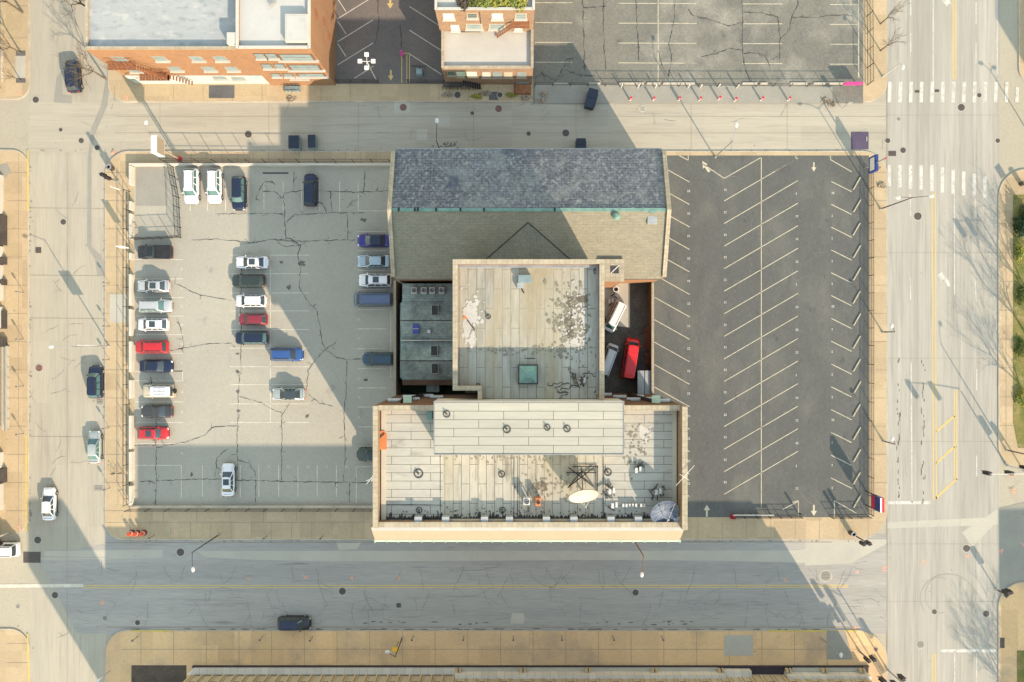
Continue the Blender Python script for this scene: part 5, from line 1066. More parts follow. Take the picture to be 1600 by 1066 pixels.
    for y in (-1, 1): out['sill' + '+' * (y > 0)] = (MB().box(-L * .27, y * Wd * .90, .20, L * .27, y * (Wd + .008), .36), 'black_plastic'); out['bonnet_gap' + '+' * (y > 0)] = (MB().bar((L / 2 - .10 * L, y * Wd * .70, k['hood'] * .97 + .012), (L / 2 - (k['a'] - .02) * L, y * Wd * .72, k['hood'] + .008), .02, .012), 'black_plastic'); out['roof_seam' + '+' * (y > 0)] = (MB().bar((L / 2 - k['b'] * L - .08, y * Wd * .64, Ht - .045), (L / 2 - k['c'] * L + .1, y * Wd * .64, Ht - .045), .025, .018), 'black_plastic')
    CM[kind] = {nm: [v[0].mesh(nm.rstrip('+'), None, smooth=nm.rstrip('+') in ('body', 'roof', 'windscreen', 'headlight', 'taillight', 'wing_mirror')), v[1], v[2].mesh('rim', 'rim') if len(v) > 2 else None] for nm, v in out.items()}
    for nm, v in CM[kind].items():
        v[0].materials.append(MATS['paint_white'] if v[1] in 'P' else MATS['car_glass'] if v[1] == 'G' else MATS[v[1]])
    return CM[kind]
HD = {'E': 0, 'N': 90, 'W': 180, 'S': 270}
def car(kind, col, px, py, hd, label, group=None, roofcol=None, glass=None, sunroof=False, z=.13, cat='car', name='parked_car', scale=1.0):
    hd = HD.get(hd, hd); x, y = P(px, py, .9); t = thing(name, label, cat, (x, y, z), group, R(hd)); k = K[kind]
    def inst(nm, me, m, par):
        o = bpy.data.objects.new(nm, me); COL.objects.link(o); o.parent = par
        if m: o.material_slots[0].link = 'OBJECT'; o.material_slots[0].material = MATS[m]
        return o
    for nm, (me, m, rim) in car_meshes(kind).items():
        pn = 'paint_' + col; mm = {'P': ('paint_' + roofcol if roofcol and nm == 'roof' and roofcol != 'glass' else 'car_glass' if (roofcol == 'glass' and nm == 'roof') else pn), 'G': glass or 'car_glass'}.get(m)
        o = inst(nm.rstrip('+'), me, mm, t)
        if rim: inst('rim', rim, None, o)
    if sunroof:
        L = k['L']; cx = L / 2 - (k['b'] * .62 + k['c'] * .38) * L; MB().box(cx - .45, -.42, k['H'] - .03, cx + .42, .42, k['H'] + .004).build('sunroof', 'car_glass', t, local=True)
    t.scale = (scale,) * 3
    return t
LC_ = 'cars in the left column of the left car park'; MC = 'cars in the middle rows of the left car park'; TR = 'cars in the top row of the left car park'; RC = 'cars along the hall side of the left car park'
G3 = .128
car('pickup', 'black', 242, 394, 'W', 'black pickup at the top of the left column with a ribbed bed cover', LC_, z=G3, cat='pickup')
car('sedan', 'silver', 240, 447, 'W', 'silver sedan with a dark sunroof just below the black pickup', LC_, z=G3, sunroof=True)
car('suv', 'silver', 243, 478, 'E', 'silver estate car with teal windscreen facing right below the silver sedan', LC_, z=G3, glass='car_glass_teal')
car('hatch', 'white', 239, 507, 'W', 'white hatchback with dark sunroof just above the bright red SUV', LC_, z=G3, sunroof=True)
car('suv', 'red', 237, 542, 'W', 'bright red SUV below the white hatchback in the left column', LC_, z=G3)
car('sedan', 'navy', 244, 572, 'E', 'dark navy sedan facing right below the red SUV', LC_, z=G3, glass='car_glass')
car('jeep', 'tan', 248, 611, 'W', 'tan off-roader with roof rack and spare wheel in the left column', LC_, z=G3, cat='SUV', roofcol='white')
car('convertible', 'charcoal', 245, 643, 'W', 'black car with red tail lamps between the tan off-roader and the red hatchback', LC_, z=G3)
car('hatch', 'red', 239, 677, 'E', 'red hatchback with sunroof at the bottom of the left column', LC_, z=G3, sunroof=True)
car('sedan', 'white', 394, 410, 'W', 'white sedan at the top of the middle row', MC, z=G3, sunroof=True)
car('suv', 'deep_green', 388, 439, 'W', 'very dark green SUV between two white cars in the middle row', MC, z=G3)
car('hatch', 'white', 392, 470, 'W', 'white hatchback between the dark green SUV and the maroon car', MC, z=G3)
car('hatch', 'maroon', 395, 499, 'W', 'maroon hatchback in the middle row', MC, z=G3, scale=.93)
car('suv', 'navy', 393, 528, 'W', 'dark navy SUV at the bottom of the middle row under the maroon car', MC, z=G3, glass='car_glass_teal')
car('suv', 'blue', 448, 554, 'E', 'bright blue SUV alone on the sunny stripe facing right', MC, z=G3)
car('sedan', 'sage', 451, 616, 'W', 'pale silver green sedan with a dark glass roof alone in the sun', MC, z=G3, roofcol='glass')
car('suv', 'white', 299, 291, 'S', 'leftmost white SUV with teal windscreen in the top row beside the wire fence', TR, z=G3, glass='car_glass_teal', scale=1.08)
car('suv', 'white', 335, 291, 'S', 'second white SUV in the top row, next to the dark blue car', TR, z=G3, glass='car_glass_teal', scale=1.05)
car('suv', 'navy', 373, 302, 'S', 'dark blue SUV with teal windscreen right of the two white SUVs', TR, z=G3, glass='car_glass_teal', scale=1.03)
car('suv', 'navy', 485, 297, 'N', 'navy SUV alone in the shaded part of the top row', TR, z=G3)
car('sedan', 'violet', 584, 376, 'W', 'violet blue sedan topmost beside the gabled building', RC, z=G3, roofcol='navy')
car('sedan', 'pale_blue', 584, 408, 'W', 'pale blue grey sedan below the violet sedan', RC, z=G3)
car('suv', 'white', 586, 438, 'W', 'white SUV with sunroof above the slate blue van', RC, z=G3, sunroof=True)
car('van', 'slate', 583, 468, 'W', 'long slate blue van beside the annex wall', RC, z=G3, cat='van', name='parked_van')
car('suv', 'teal_dark', 592, 561, 'W', 'black SUV with pale roof edge alone beside the annex wall', RC, z=G3)
car('suv', 'deep_green', 583, 710, 'W', 'dark green car half hidden under the edge of the hall', RC, z=G3)
car('sedan', 'white', 356, 750, 'N', 'white sedan with sunroof alone in the bottom row of the left car park', z=G3, sunroof=True, glass='car_glass')
WS_ = 'cars in the west street'
car('suv', 'navy', 148, 597, 'N', 'dark blue SUV parked at the kerb of the west street', WS_, z=.004, glass='car_glass_teal')
car('sedan', 'sage', 146, 699, 'N', 'grey silver sedan parked at the kerb of the west street below the dark blue SUV', WS_, z=.004, glass='car_glass_teal')
car('sedan', 'white', 75, 788, 'N', 'white sedan driving in the west street near the lower left crossing', WS_, z=.004)
car('suv', 'navy', 113, 118, 95, 'dark blue car under a bare tree in the top left street', WS_, z=.004)
car('van', 'white', -2, 859, 'W', 'white van cut off by the left edge at the lower left crossing', None, z=.004, cat='van', name='van')
car('suv', 'black', 459, 975, 'E', 'black SUV with pale bonnet parked on the lower street', None, z=.004, roofcol='navy')
car('truck', 'fire_red', 985, 560, 81, 'long bright red van in the shaded yard right of the tower', 'vehicles in the yard', z=.13, cat='van', name='parked_van', scale=1.0)
car('van', 'white', 961, 495, 244, 'white van parked slanting at the top of the yard', 'vehicles in the yard', z=.13, cat='van', name='parked_van', glass='car_glass_teal', scale=.82)
car('van', 'silver', 951, 562, 70, 'pale grey van half hidden behind the tower in the yard', 'vehicles in the yard', z=.13, cat='van', name='parked_van', scale=.85)

# ================================================================ waste bins, barrels
def dumpster(px, py, w_, l_, rz, label, z=.005, h=1.35, side='bin_side'):
    t = thing('waste_container', label, 'waste container', (*P(px, py, h), z), None, R(rz)); a, b = w_ / 2, l_ / 2
    MB().prism([(-a * .92, -b * .92), (a * .92, -b * .92), (a * .92, b * .92), (-a * .92, b * .92)], .12, h, [(-a, -b), (a, -b), (a, b), (-a, b)]).build('container_body', side, t, local=True)
    for s_ in (-1, 1): MB().box(-a * .97, s_ * b * .02, h + .002, a * .97, s_ * b * .98, h + .07).build('lid', 'bin_dark', t, local=True)
    q = MB()
    for x in (-1, 1): q.box(x * a - .05 * (x < 0), -b * .7, h * .6, x * (a + .10), b * .7, h * .6 + .12)
    q.build('lift_pocket', side, t, local=True)
    for x in (-.75, .75):
        for y in (-.8, .8): MB().tube([(x * a - .04, y * b, .07), (x * a + .04, y * b, .07)], .07, 8).build('castor', 'rubber', t, local=True)
dumpster(459, 222, 1.55, 1.9, 0, 'larger dark waste container on the shaded narrow street with a pale side'); dumpster(487, 221, 1.1, 1.9, 2, 'narrower dark waste container right of the larger one on the narrow street')
dumpster(908, 226, 1.35, 1.8, 0, 'dark waste container against the gabled building', side='bin_dark'); dumpster(924, 154, 1.4, 2.8, -15, 'long dark blue waste container standing askew by the upper car park', G, side='bin_dark')
for k, (x, y, lab) in enumerate(((207.5, 832, 'left'), (216, 832.5, 'middle'), (226, 832, 'right'))):
    t = thing('traffic_barrel', '%s one of the three orange barrels on the lower left pavement' % lab, 'barrel', (*T(x, y), G), 'orange barrels'); MB().cyl(0, 0, 0, .08, .42, 16).build('base', 'rubber', t, local=True)
    MB().cyl(0, 0, .081, 1.0, .34, 18, .26).build('drum', 'orange_plastic', t, local=True); MB().ring(0, 0, .45, .6, .29, .325, 18).build('band', 'sign_white', t, local=True); MB().tube([(-.12, 0, 1.0), (-.1, 0, 1.12), (.1, 0, 1.12), (.12, 0, 1.0)], .03, 6).build('handle', 'tar', t, local=True)
def bin_(px, py, label, m='steel_dark'):
    t = thing('litter_bin', label, 'litter bin', (*T(px, py), G)); MB().ring(0, 0, 0, 1.0, .25, .33, 18).build('bin_side', m, t, local=True); MB().cyl(0, 0, .02, .1, .249, 14).build('bin_floor', 'tar', t, local=True); MB().ring(0, 0, 1.002, 1.06, .22, .38, 18).build('bin_rim', 'steel_grey', t, local=True)
bin_(177, 264, 'dark round litter bin at the rounded corner above the left car park'); bin_(1328, 832, 'black round litter bin on the sunny pavement below the right car park'); bin_(1594, 288, 'dark round litter bin at the corner of the right pavement')

# ================================================================ lamps, signals, signs
def lamp(px, py, h, ax, ay, label, z=.13, m='steel_grey', heads=1, base='unit_grey'):
    """mast at plan px,py; arm reaches ax,ay metres sideways"""
    t = thing('street_lamp', label, 'street lamp', (*T(px, py), z), 'street lamps'); MB().cyl(0, 0, 0, .5, .17, 10, .13).build('lamp_base', base, t, local=True)
    MB().tube([(0, 0, .5), (0, 0, h * .5), (0, 0, h)], .10, 8, .06).build('mast', m, t, local=True)
    for s_ in ([1] if heads == 1 else [1, -1]):
        pts = [(s_ * ax * f, s_ * ay * f, h - .1 + .5 * math.sin(f * 1.6)) for f in (0, .15, .35, .6, .85, 1)]
        MB().tube(pts, .05, 7, .035).build('arm', m, t, local=True); e = pts[-1]
        hd = MB().ball(e[0] + s_ * ax * .06, e[1] + s_ * ay * .06, e[2], .26 + .12 * (abs(ax) > abs(ay)), .26 + .12 * (abs(ay) > abs(ax)), .11, 10, 6).build('lamp_head', 'steel_white', t, local=True)
        MB().cyl(e[0] + s_ * ax * .06, e[1] + s_ * ay * .06, e[2] - .14, e[2] - .05, .14, 10).build('lens', 'lamp_clear', hd, local=True)
    return t
lp_ = lamp(171, 541, 8.4, -2.3, 0, 'tall street lamp on the west street pavement with an arm over the road'); MB().box(-.9, .11, 3.9, .7, .17, 5.8).build('banner', 'sign_white', lp_, local=True); lamp(343, 835, 8.4, .3, -2.0, 'street lamp at the lower street kerb below the left car park', m='steel_dark')
lamp(988, 840, 8.4, -.3, -2.2, 'street lamp below the peach ledge with its arm over the lower street', m='rust_sheet'); lamp(692, 247, 8.4, .1, 2.4, 'street lamp beside the gabled building reaching over the narrow street', m='steel_dark')
lamp(1117, 246, 8.0, .3, 1.9, 'street lamp at the top of the right car park'); lamp(276, 247, 8.0, .1, 2.3, 'street lamp rising from the red and orange pole foot above the left car park', m='peach', base='sign_red')
lamp(1375, 327, 8.0, 2.1, .1, 'twin headed street lamp on the avenue pavement beside the lower zebra crossing', heads=2, m='steel_dark'); lamp(1283, 996, 5.8, -.15, .3, 'slim street lamp on the shaded lower right pavement')
lamp(629, 995, 6.2, -.9, .8, 'short street lamp with a yellow sign on the middle of the lower pavement', m='steel_dark'); lamp(1611, 214, 5.2, -.9, .3, 'twin lamp beyond the right edge whose shadow falls on the avenue', heads=2, m='steel_dark')
lamp(1571, 703, 8.4, .4, 2.0, 'dark street lamp leaning out at the lower right avenue corner by the long armed signal', m='steel_dark')
lamp(1378, 120, 4.6, .1, -.6, 'low white lamp at the kerb of the avenue above the upper zebra crossing', m='steel_white'); lamp(1379, 689, 3.2, -.6, .8, 'thin curved lamp on the avenue kerb beside the right car park', m='steel_dark'); lamp(1378, 519, 3.2, -.6, .8, 'thin curved lamp on the avenue kerb halfway along the right car park', m='steel_dark')
ys = thing('yellow_sign', 'small yellow sign fixed low beside the short street lamp on the lower pavement', 'sign', (*T(623, 1002), G)); MB().tube([(0, 0, 0), (0, 0, 2.6)], .05).build('post', 'steel_dark', ys, local=True); MB().box(-.45, -.2, 2.2, .45, .2, 2.75).build('panel', 'sign_yellow', ys, local=True)
def signal(px, py, h, arms, label, z=.13, m='steel_grey', heads=()):
    t = thing('traffic_signal', label, 'traffic signal', (*T(px, py), z), 'traffic signals'); MB().cyl(0, 0, 0, .35, .2, 10, .16).build('signal_base', 'unit_grey', t, local=True); MB().tube([(0, 0, .35), (0, 0, h)], .11, 8, .08).build('mast', m, t, local=True)
    def head(x, y, z_, rz=0):
        
        if arms: MB().box(-.34, .22, z_ - .70, .34, .26, z_ + .70).build('backplate', 'iron', t, local=True).location = (x, y, 0)
        o = MB().box(-.22, -.2, -.6, .22, .2, .62).build('signal_head', 'sign_blue' if 0 else 'iron', t, local=True); o.location = (x, y, z_); o.rotation_euler.z = rz
        for k, m_ in enumerate(('tar', 'sign_yellow', 'copper')): MB().tube([(0, -.171, .36 - k * .33), (0, -.26, .36 - k * .33)], .12, 10).build('signal_lamp', m_ if k == 0 else 'tar', o, local=True)
    for (ax, ay, zz) in arms:
        MB().tube([(0, 0, zz - .5), (ax * .5, ay * .5, zz - .15), (ax, ay, zz)], .06, 7, .04).build('arm', m, t, local=True); head(ax, ay, zz - .6, math.atan2(ay, ax)); head(ax * .55, ay * .55, zz - .75, math.atan2(ay, ax))
    for (x, y, z_) in heads: head(x, y, z_, .4)
    return t
signal(1572, 727, 5.8, [(-7.0, .0, 6.5)], 'white traffic signal with a long arm over the avenue at the lower right corner', m='steel_white', heads=[(.3, .2, 2.9)]); signal(1598, 735, 3.6, [], 'short traffic signal on the lower right corner of the park pavement', heads=[(-.4, .1, 3)])
signal(1334, 836, 3.4, [], 'short traffic signal with two dark heads on the pavement below the right car park', heads=[(-.35, -.3, 3.0), (.4, -.2, 3.1)], m='steel_dark'); signal(185, 284, 3.4, [], 'short traffic signal on the pavement at the upper left corner of the left car park', heads=[(.3, -.2, 3.0), (-.3, .2, 3.0)])
signal(1386, 1046, 6.4, [(-3.8, 1.2, 6.2)], 'traffic signal on the lower right corner whose arm shadow crosses the zebra area', heads=[(.3, .3, 3)]); signal(1404, 1100, 8.0, [(-4.2, .4, 7.8)], 'tall traffic signal just below the lower right corner of the picture', heads=[(.3, .3, 3)])
signal(1342, 1017, 3.2, [], 'short traffic signal on the shade line of the lower right pavement', heads=[(-.35, .1, 2.8), (.45, .25, 2.8)], m='steel_dark'); signal(1600, 455, 6.0, [(-3.2, -1.0, 6)], 'signal mast among the trees at the park edge', m='steel_dark')
signal(15, 832, 4.2, [(1.0, -.8, 4.0)], 'traffic signal on the rounded corner of the left pavement above the white van', m='steel_white')
signal(1556, 921, 2.4, [], 'dark traffic signal at the shaded rounded kerb lower right', heads=[(-.3, .5, 2.3), (.1, .6, 2.3)], m='steel_dark')

def text(s_, size, par, m, loc, rot, name='lettering'):
    c = bpy.data.curves.new(name, 'FONT'); c.body = s_; c.size = size; c.align_x = 'CENTER'; c.align_y = 'CENTER'; c.extrude = .01
    o = bpy.data.objects.new(name, c); COL.objects.link(o); me = bpy.data.meshes.new_from_object(o); bpy.data.objects.remove(o); me.materials.append(MATS[m])
    o = bpy.data.objects.new(name, me); COL.objects.link(o); o.parent = par; o.location = loc; o.rotation_euler = rot; return o
# tall white billboard over the left corner
bb = thing('billboard', 'white billboard with a pink face on a red footed pole above the left car park', 'billboard', (*T(281, 249), G))
bp_ = P(247, 229, 6.2); dx, dy = bp_[0] - T(281, 249)[0], bp_[1] - T(281, 249)[1]
MB().tube([(0, 0, 0), (0, 0, 5.3), (dx * .5, dy * .5, 5.7), (dx, dy, 6.0)], .13, 8).build('pole', 'peach', bb, local=True); MB().cyl(0, 0, 0, .4, .42, 8, .3).build('pole_foot', 'sign_red', bb, local=True)
pn = MB().box(dx - .38, dy - 1.15, 5.0, dx + .38, dy + 1.15, 7.2).build('panel', 'sign_white', bb, local=True); MB().box(dx - .40, dy - 1.1, 5.1, dx - .385, dy + 1.1, 7.1).build('poster', 'peach', pn, local=True); MB().box(dx + .385, dy - 1.1, 5.1, dx + .40, dy + 1.1, 7.1).build('poster', 'peach', pn, local=True)
# parking signs
s1 = thing('parking_sign', 'bright pink parking sign board at the lower right corner of the upper car park', 'sign', (*T(1326, 136), G)); 
for x in (-1.2, 1.2): MB().tube([(x, 0, 0), (x, 0, 1.2)], .05).build('post', 'steel_grey', s1, local=True)
MB().box(-1.3, -.08, .7, 1.3, .08, 1.6).build('panel', 'sign_pink', s1, local=True)
s2 = thing('parking_sign', 'red white and blue sign board at the lower corner of the dark car park', 'sign', (*T(1352, 778), G))
for y in (-1.0, 1.0): MB().tube([(0, y, 0), (0, y, 3.0)], .09).build('post', 'steel_dark', s2, local=True)
pn = MB().box(-.28, -1.0, 2.0, .28, 1.0, 4.4).build('panel', 'sign_blue', s2, local=True); MB().box(-.285, -1.0, 4.403, -.05, 1.0, 4.43).build('panel_top', 'sign_white', pn, local=True); MB().box(-.049, -1.0, 4.403, .285, 1.0, 4.43).build('panel_top', 'sign_red', pn, local=True)
MB().box(-.30, -.95, 2.2, -.283, .95, 3.0).build('panel_band', 'sign_red', pn, local=True)
s3 = thing('parking_sign', 'tall blue parking sign at the upper right corner of the dark car park', 'sign', (*T(1350, 264), G))
MB().tube([(0, 0, 0), (0, 0, 5.6)], .10).build('post', 'steel_grey', s3, local=True); MB().box(-.2, -1.15, 1.6, .2, 1.15, 3.4).build('panel', 'sign_blue', s3, local=True); MB().box(-.22, -.9, 1.9, -.203, .9, 3.1).build('panel_band', 'sign_white', s3, local=True); MB().ball(0, 0, 5.6, .14, .14, .14).build('finial', 'sign_red', s3, local=True)
s4 = thing('pay_station', 'pink topped pay sign by the entrance of the small upper car park', 'sign', (*T(630, 90), G)); MB().tube([(0, 0, 0), (0, 0, 1.6)], .06).build('post', 'steel_dark', s4, local=True); MB().box(-.2, -.35, 1.1, .2, .35, 1.5).build('panel', 'sign_pink', s4, local=True)
s5 = thing('pay_station', 'small metal pay machine under a bar near the entrance of the small upper car park', 'pay machine', (*T(657, 117), G)); MB().box(-.45, -.4, 0, .4, .4, 1.2).build('machine', 'bin_side', s5, local=True); MB().box(-1.1, .6, 1.2, 1.1, .8, 1.35).build('bar', 'steel_dark', s5, local=True); MB().tube([(0, .7, 0), (0, .7, 1.2)], .06).build('post', 'steel_dark', s5, local=True)
fl4 = thing('floodlight', 'white floodlight mast with four square heads in the small upper car park', 'floodlight', (*T(588, 125), G)); MB().tube([(0, 0, 0), (0, 0, 6.5)], .11, 8, .07).build('mast', 'steel_white', fl4, local=True)
for a in range(4): an = a * math.pi / 2; MB().tube([(0, 0, 6.4), (.9 * math.cos(an), .9 * math.sin(an), 6.5)], .05).build('arm', 'steel_white', fl4, local=True); MB().box(.9 * math.cos(an) - .28, .9 * math.sin(an) - .25, 6.4, .9 * math.cos(an) + .28, .9 * math.sin(an) + .25, 6.6).build('floodlight_head', 'sign_white', fl4, local=True)
# posts, meters, bollards
def meter(px, py, label, group): 
    t = thing('parking_meter', label, 'parking meter', (*T(px, py), G), group); MB().tube([(0, 0, 0), (0, 0, 1.15)], .04, 6).build('post', 'steel_dark', t, local=True); MB().box(-.14, -.09, 1.15, .14, .09, 1.5).build('meter_head', 'steel_grey', t, local=True); MB().ball(0, 0, 1.5, .14, .09, .1, 8, 5).build('meter_dome', 'steel_dark', t, local=True)
def row(pts, what, group):
    for k, p in enumerate(pts): meter(*p, '%s parking meter %s' % (ORD[k], what), group)
row([(38, 457), (38, 530), (38, 603), (38, 677)], 'from the top on the far left pavement', 'parking meters on the far left pavement'); row([(172, 443), (172, 510), (172, 562), (171, 668), (173, 762)], 'from the top on the pavement beside the left car park fence', 'parking meters beside the left car park')
row([(216, 994), (412, 993), (489, 994), (646, 993), (725, 993), (802, 993), (877, 993), (957, 993), (1033, 993)], 'from the left along the kerb of the lower pavement', 'parking meters on the lower pavement'); row([(242, 836), (418, 837), (505, 837)], 'from the left on the pavement below the left car park', 'parking meters below the left car park')
for k, (x, y) in enumerate(((984, 157), (1020, 157), (1060, 157), (1092, 157), (1122, 156), (1147, 158), (1188, 157), (1230, 157))):
    t = thing('bollard', '%s red topped bollard from the left below the upper car park' % ORD[k], 'bollard', (*T(x, y), G), 'red topped bollards'); MB().cyl(0, 0, 0, 1.0, .13, 12).build('post', 'sign_white', t, local=True); MB().ring(0, 0, .35, .6, .131, .14, 12).build('band', 'sign_red', t, local=True); MB().cyl(0, 0, 1.002, 1.08, .19, 12, .12).build('cap', 'sign_red', t, local=True)
for k, (x, y) in enumerate(((970, 138), (996, 138), (1023, 138), (1074, 138), (1093, 138), (1121, 137), (1150, 138))):
    t = thing('post', '%s white post from the left standing along the low rail of the upper car park' % ORD[k], 'post', (*T(x, y), G), 'white posts by the rail of the upper car park'); MB().cyl(0, 0, 0, 1.1, .09, 10).build('shaft', 'steel_white', t, local=True); MB().ball(0, 0, 1.12, .1, .1, .06, 10, 5).build('cap', 'sign_white', t, local=True)
def signpost(px, py, h, label, m='sign_white', wd=.6, rz=0, ph=.9):
    t = thing('sign_post', label, 'sign', (*T(px, py), G), None, R(rz)); MB().tube([(0, 0, 0), (0, 0, h)], .05, 6).build('post', 'steel_grey', t, local=True); MB().box(-wd / 2, -.06, h - ph, wd / 2, .06, h).build('panel', m, t, local=True)
signpost(195, 300, 2.8, 'white sign on a post on the pavement right of the upper left signal', wd=.9, rz=-20); signpost(211, 391, 3.9, 'white sign panel on the fence line beside the black pickup', wd=.9, ph=1.7); signpost(1315, 170, 2.6, 'small sign post by the avenue end of the narrow street', 'steel_grey')
signpost(1590, 312, 2.6, 'dark red sign near the bush on the right pavement', 'sign_red', .9, 40); signpost(172, 1048, 3.0, 'white sign post at the lower left pavement edge', wd=1.0, rz=30); signpost(4, 140, 2.6, 'dark sign post at the top left pavement', 'steel_dark'); signpost(1245, 800, 1.6, 'small post at the gate of the right car park', 'steel_dark', .3)
rb_ = thing('barrier', 'long pale barrier rail left of the gate at the bottom of the right car park', 'barrier', (*T(1160, 803), G))
for x in (-1.2, 1.2): MB().box(x - .08, -.08, 0, x + .08, .08, .55).build('post', 'steel_dark', rb_, local=True)
MB().box(-1.6, -.09, .553, 1.6, .09, .75).build('rail', 'wall_white', rb_, local=True)
rb_ = thing('barrier', 'second pale barrier rail with a red block at the bottom of the right car park', 'barrier', (*T(1192, 803), G))
for x in (-1.0, 1.0): MB().box(x - .08, -.08, 0, x + .08, .08, .55).build('post', 'steel_dark', rb_, local=True)
MB().box(-1.3, -.09, .553, 1.3, .09, .75).build('rail', 'wall_white', rb_, local=True)
rc = thing('barrier_block', 'red block at the gate post of the right car park', 'block', (*T(1144, 807), G)); MB().prism([(-.32, -.28), (.32, -.28), (.32, .28), (-.32, .28)], 0, .8, [(-.22, -.2), (.22, -.2), (.22, .2), (-.22, .2)]).build('block_body', 'sign_red', rc, local=True); MB().cyl(0, 0, .803, .95, .12).build('block_cap', 'iron', rc, local=True)
bk = thing('bicycle', 'bicycle locked on the pavement left of the left car park fence', 'bicycle', (*T(184, 739), G)); 
for x in (-.5, .5):
    w_ = MB(); w_.tube([(x + .33 * math.cos(a), 0, .34 + .33 * math.sin(a)) for a in [2 * math.pi * k / 16 for k in range(17)]], .025, 5, cap=False); w_.build('wheel', 'rubber', bk, local=True)
MB().tube([(-.5, 0, .34), (-.15, 0, .78), (.38, 0, .80), (-.05, 0, .32), (-.5, 0, .34)], .02, 5).tube([(.5, 0, .34), (.36, 0, .95)], .02, 5).tube([(-.05, 0, .32), (-.2, 0, .92)], .02, 5).build('frame', 'steel_dark', bk, local=True); MB().box(-.32, -.07, .92, -.1, .07, .97).build('saddle', 'tar', bk, local=True); MB().tube([(.3, -.25, 1.0), (.38, 0, .97), (.3, .25, 1.0)], .018, 5).build('handlebar', 'steel_white', bk, local=True)

# ================================================================ trees and bushes
def tree(px, py, h, label, seed, spread=.55, lean=(0, 0), z=G, dens=5, leaves=None):
    random.seed(seed); t = thing('bare_tree' if not leaves else 'tree', label, 'tree', (*T(px, py), z)); tr, cr = MB(), MB(); cnt = [0]
    top = Vector((lean[0] * .3, lean[1] * .3, h * .32)); tr.tube([(0, 0, 0), (lean[0] * .1, lean[1] * .1, h * .15), tuple(top)], .16 * h / 8, 8, .11 * h / 8); tr.build('trunk', 'bark', t, local=True)
    def grow(p, d, L, r, dep):
        q = p + d * L * .5 + Vector((random.uniform(-.1, .1), random.uniform(-.1, .1), 0)) * L; e = q + (d + Vector((random.uniform(-.25, .25), random.uniform(-.25, .25), .08))).normalized() * L * .5
        cr.tube([p, q, e], r, 5 if dep > 2 else 3, r * .6, cap=False); cnt[0] += 1
        if dep == 0: return
        for _ in range(3 if dep > 1 else 4):
            a = random.uniform(0, 6.28); s_ = random.uniform(.35, .75); u = d.cross(Vector((math.cos(a), math.sin(a), .3))).normalized(); nd = (d * (1 - s_ * .4) + u * s_ + Vector((lean[0] * .02, lean[1] * .02, .10))).normalized()
            st0 = q if random.random() < .4 else e; grow(st0, nd, L * random.uniform(.62, .8), r * .58, dep - 1)
    for k in range(4):
        a = k * 1.57 + random.uniform(-.4, .4); d = Vector((math.cos(a) * spread + lean[0] * .1, math.sin(a) * spread + lean[1] * .1, 1)).normalized(); grow(top, d, h * .25, .075 * h / 8, dens - 1)
    cr.build('crown', 'bark', t, local=True); return t
tree(166, 124, 7.5, 'bare tree standing over the dark blue car in the top left street', 1, .7, (-1.2, .6), dens=5)
tree(150, 20, 9, 'bare tree beyond the top edge beside the silver roof', 2, .6, (-1, -.5)); tree(34, 84, 6.5, 'small bare tree in the upper planting pit at the top left', 3, .6); tree(34, 127, 4.5, 'young bare tree in the lower planting pit at the top left', 4, .4, dens=3); tree(36, 20, 9, 'large bare tree at the top left corner', 15, .5)
tree(1375, 38, 5.5, 'slim bare tree at the avenue kerb near the top edge', 5, .35, dens=4); tree(1375, 80, 5.5, 'slim bare tree at the avenue kerb above the upper zebra crossing', 6, .35, dens=4)
tree(1632, 500, 10, 'bare tree at the park edge casting a fan shadow on the avenue', 7, .55, dens=6); tree(1628, 660, 10, 'second bare tree along the park edge', 8, .55, dens=6); tree(1625, 560, 11, 'bare tree deeper in the park', 9, .6, dens=6); tree(1628, 1165, 12, 'bare tree beyond the lower right edge with a long shadow', 10, .6, dens=6); tree(1645, 1130, 12, 'bare tree deeper beyond the lower right edge', 12, .6, dens=6); tree(1615, 420, 8, 'slender bare tree at the upper end of the park', 14, .4)
def bush(px, py, rx, ry, h, label, m, seed, n=420, z=.15, cat='bush', nm='bush', m2=None):
    random.seed(seed); t = thing(nm, label, cat, (*T(px, py), z)); mb = MB()
    for k in range(n):
        a = random.uniform(0, 6.28); r = random.random() ** .5; f = 1 + .25 * math.sin(3 * a + seed); x, y = rx * r * f * math.cos(a), ry * r * f * math.sin(a); zz = h * math.sqrt(max(.02, 1 - r * r)) * random.uniform(.45, 1.05); s_ = random.uniform(.10, .24)
        u = Vector((random.uniform(-1, 1), random.uniform(-1, 1), random.uniform(-.5, .5))).normalized() * s_; v = u.cross(Vector((random.uniform(-.5, .5), random.uniform(-.5, .5), 1))).normalized() * s_ * .6; c = Vector((x, y, zz)); mb.face((c - u, c - v, c + u, c + v))
    mb.build('foliage', m, t, local=True); b = MB()
    for k in range(5): a = k * 1.26; b.tube([(0, 0, 0), (rx * .4 * math.cos(a), ry * .4 * math.sin(a), h * .6)], .04, 5, .015)
    b.build('stems', 'bark', t, local=True)
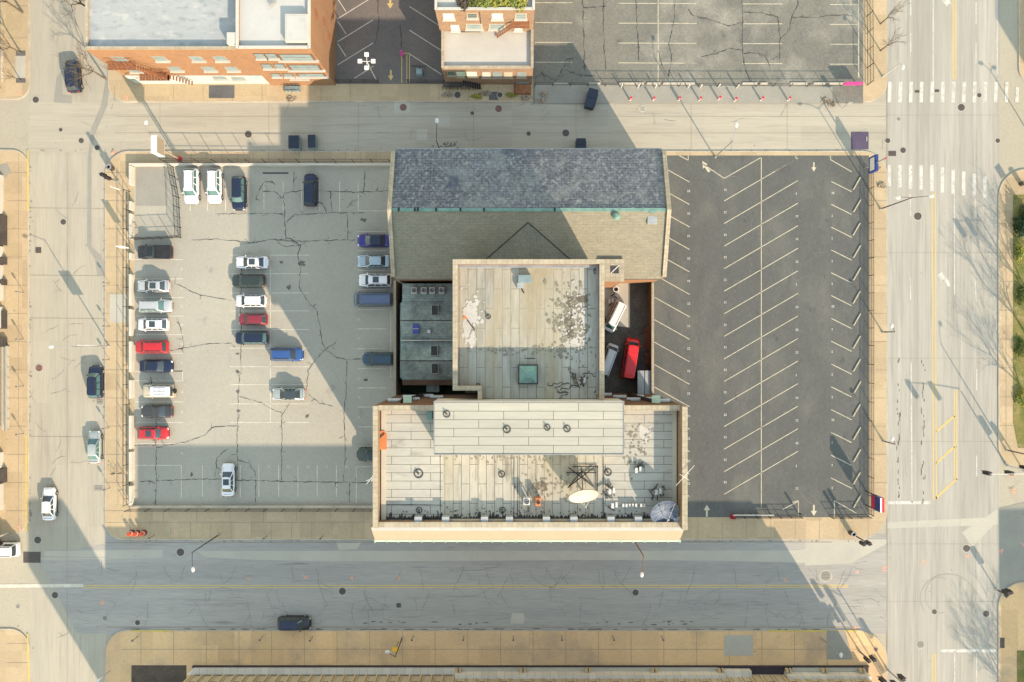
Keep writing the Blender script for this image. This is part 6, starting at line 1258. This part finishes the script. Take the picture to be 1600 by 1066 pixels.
bush(1590, 355, 1.1, 1.3, 1.6, 'dark green round bush at the top of the park strip', 'leaf_dark', 1); bush(1597, 340, 1.0, 1.6, 2.2, 'tall dark bush behind the round bush at the park corner', 'leaf_dark', 2)
for k, (x, y) in enumerate(((1590, 395), (1594, 462), (1592, 545), (1593, 622))): bush(x, y, .7, 1.3, .8, '%s low green shrub from the top along the park strip' % ORD[k], 'leaf' if k % 3 else 'leaf_yellow', 20 + k, 320)
sh = thing('kiosk', 'small white roofed box behind the dark bush at the right edge', 'box', (*T(1604, 358), .15)); MB().box(-.9, -1.2, 0, .9, 1.2, 1.6).build('box_body', 'bin_side', sh, local=True); MB().box(-1, -1.3, 1.603, 1, 1.3, 1.75).build('box_lid', 'stucco_white', sh, local=True)
for k, (x, y, rx, ry, m) in enumerate(((745, -2, 1.9, .9, 'leaf'), (765, 0, 1.6, 1.0, 'leaf_yellow'), (785, -3, 1.8, .9, 'leaf_yellow'), (808, 0, 1.6, 1.0, 'leaf_yellow'), (725, 2, .9, .8, 'soil'), (795, -12, 2, 1, 'leaf_dark'))):
    q = P(x, y, 12.3); bush((q[0] / S) + 800, 533 - q[1] / S, rx, ry, 1.1, '%s clump of plants in the roof garden at the top centre' % ORD[k], m, 40 + k, 420, z=11.43, cat='plant', nm='roof_plant')
for k, (x, y) in enumerate(((700, 149), (745, 152), (760, 147), (800, 150), (822, 153), (700, 133))): bush(x, y, .8, .35, .35, '%s weedy tuft at the kerb below the building with the white roof' % ORD[k], 'leaf_yellow' if k % 2 else 'wall_tan', 60 + k, 60, z=G, cat='weeds', nm='weed')
for k, (x, y) in enumerate(((1300, 163), (1290, 158), (1366, 262), (1376, 290), (850, 148), (846, 158), (455, 155))): bush(x, y, .7, .4, .2, ('dry brown weeds by the sign post at the avenue end', 'dry grass tuft left of the sign post at the avenue end', 'dry grass at the rounded corner of the avenue pavement', 'dry grass beside the kerb near the twin headed lamp', 'brown weeds in the broken ground beside the upper car park', 'pale weeds below the broken ground beside the upper car park', 'small dry plants at the foot of the orange building')[k], 'wall_tan', 70 + k, 50, z=G, cat='weeds', nm='weed')
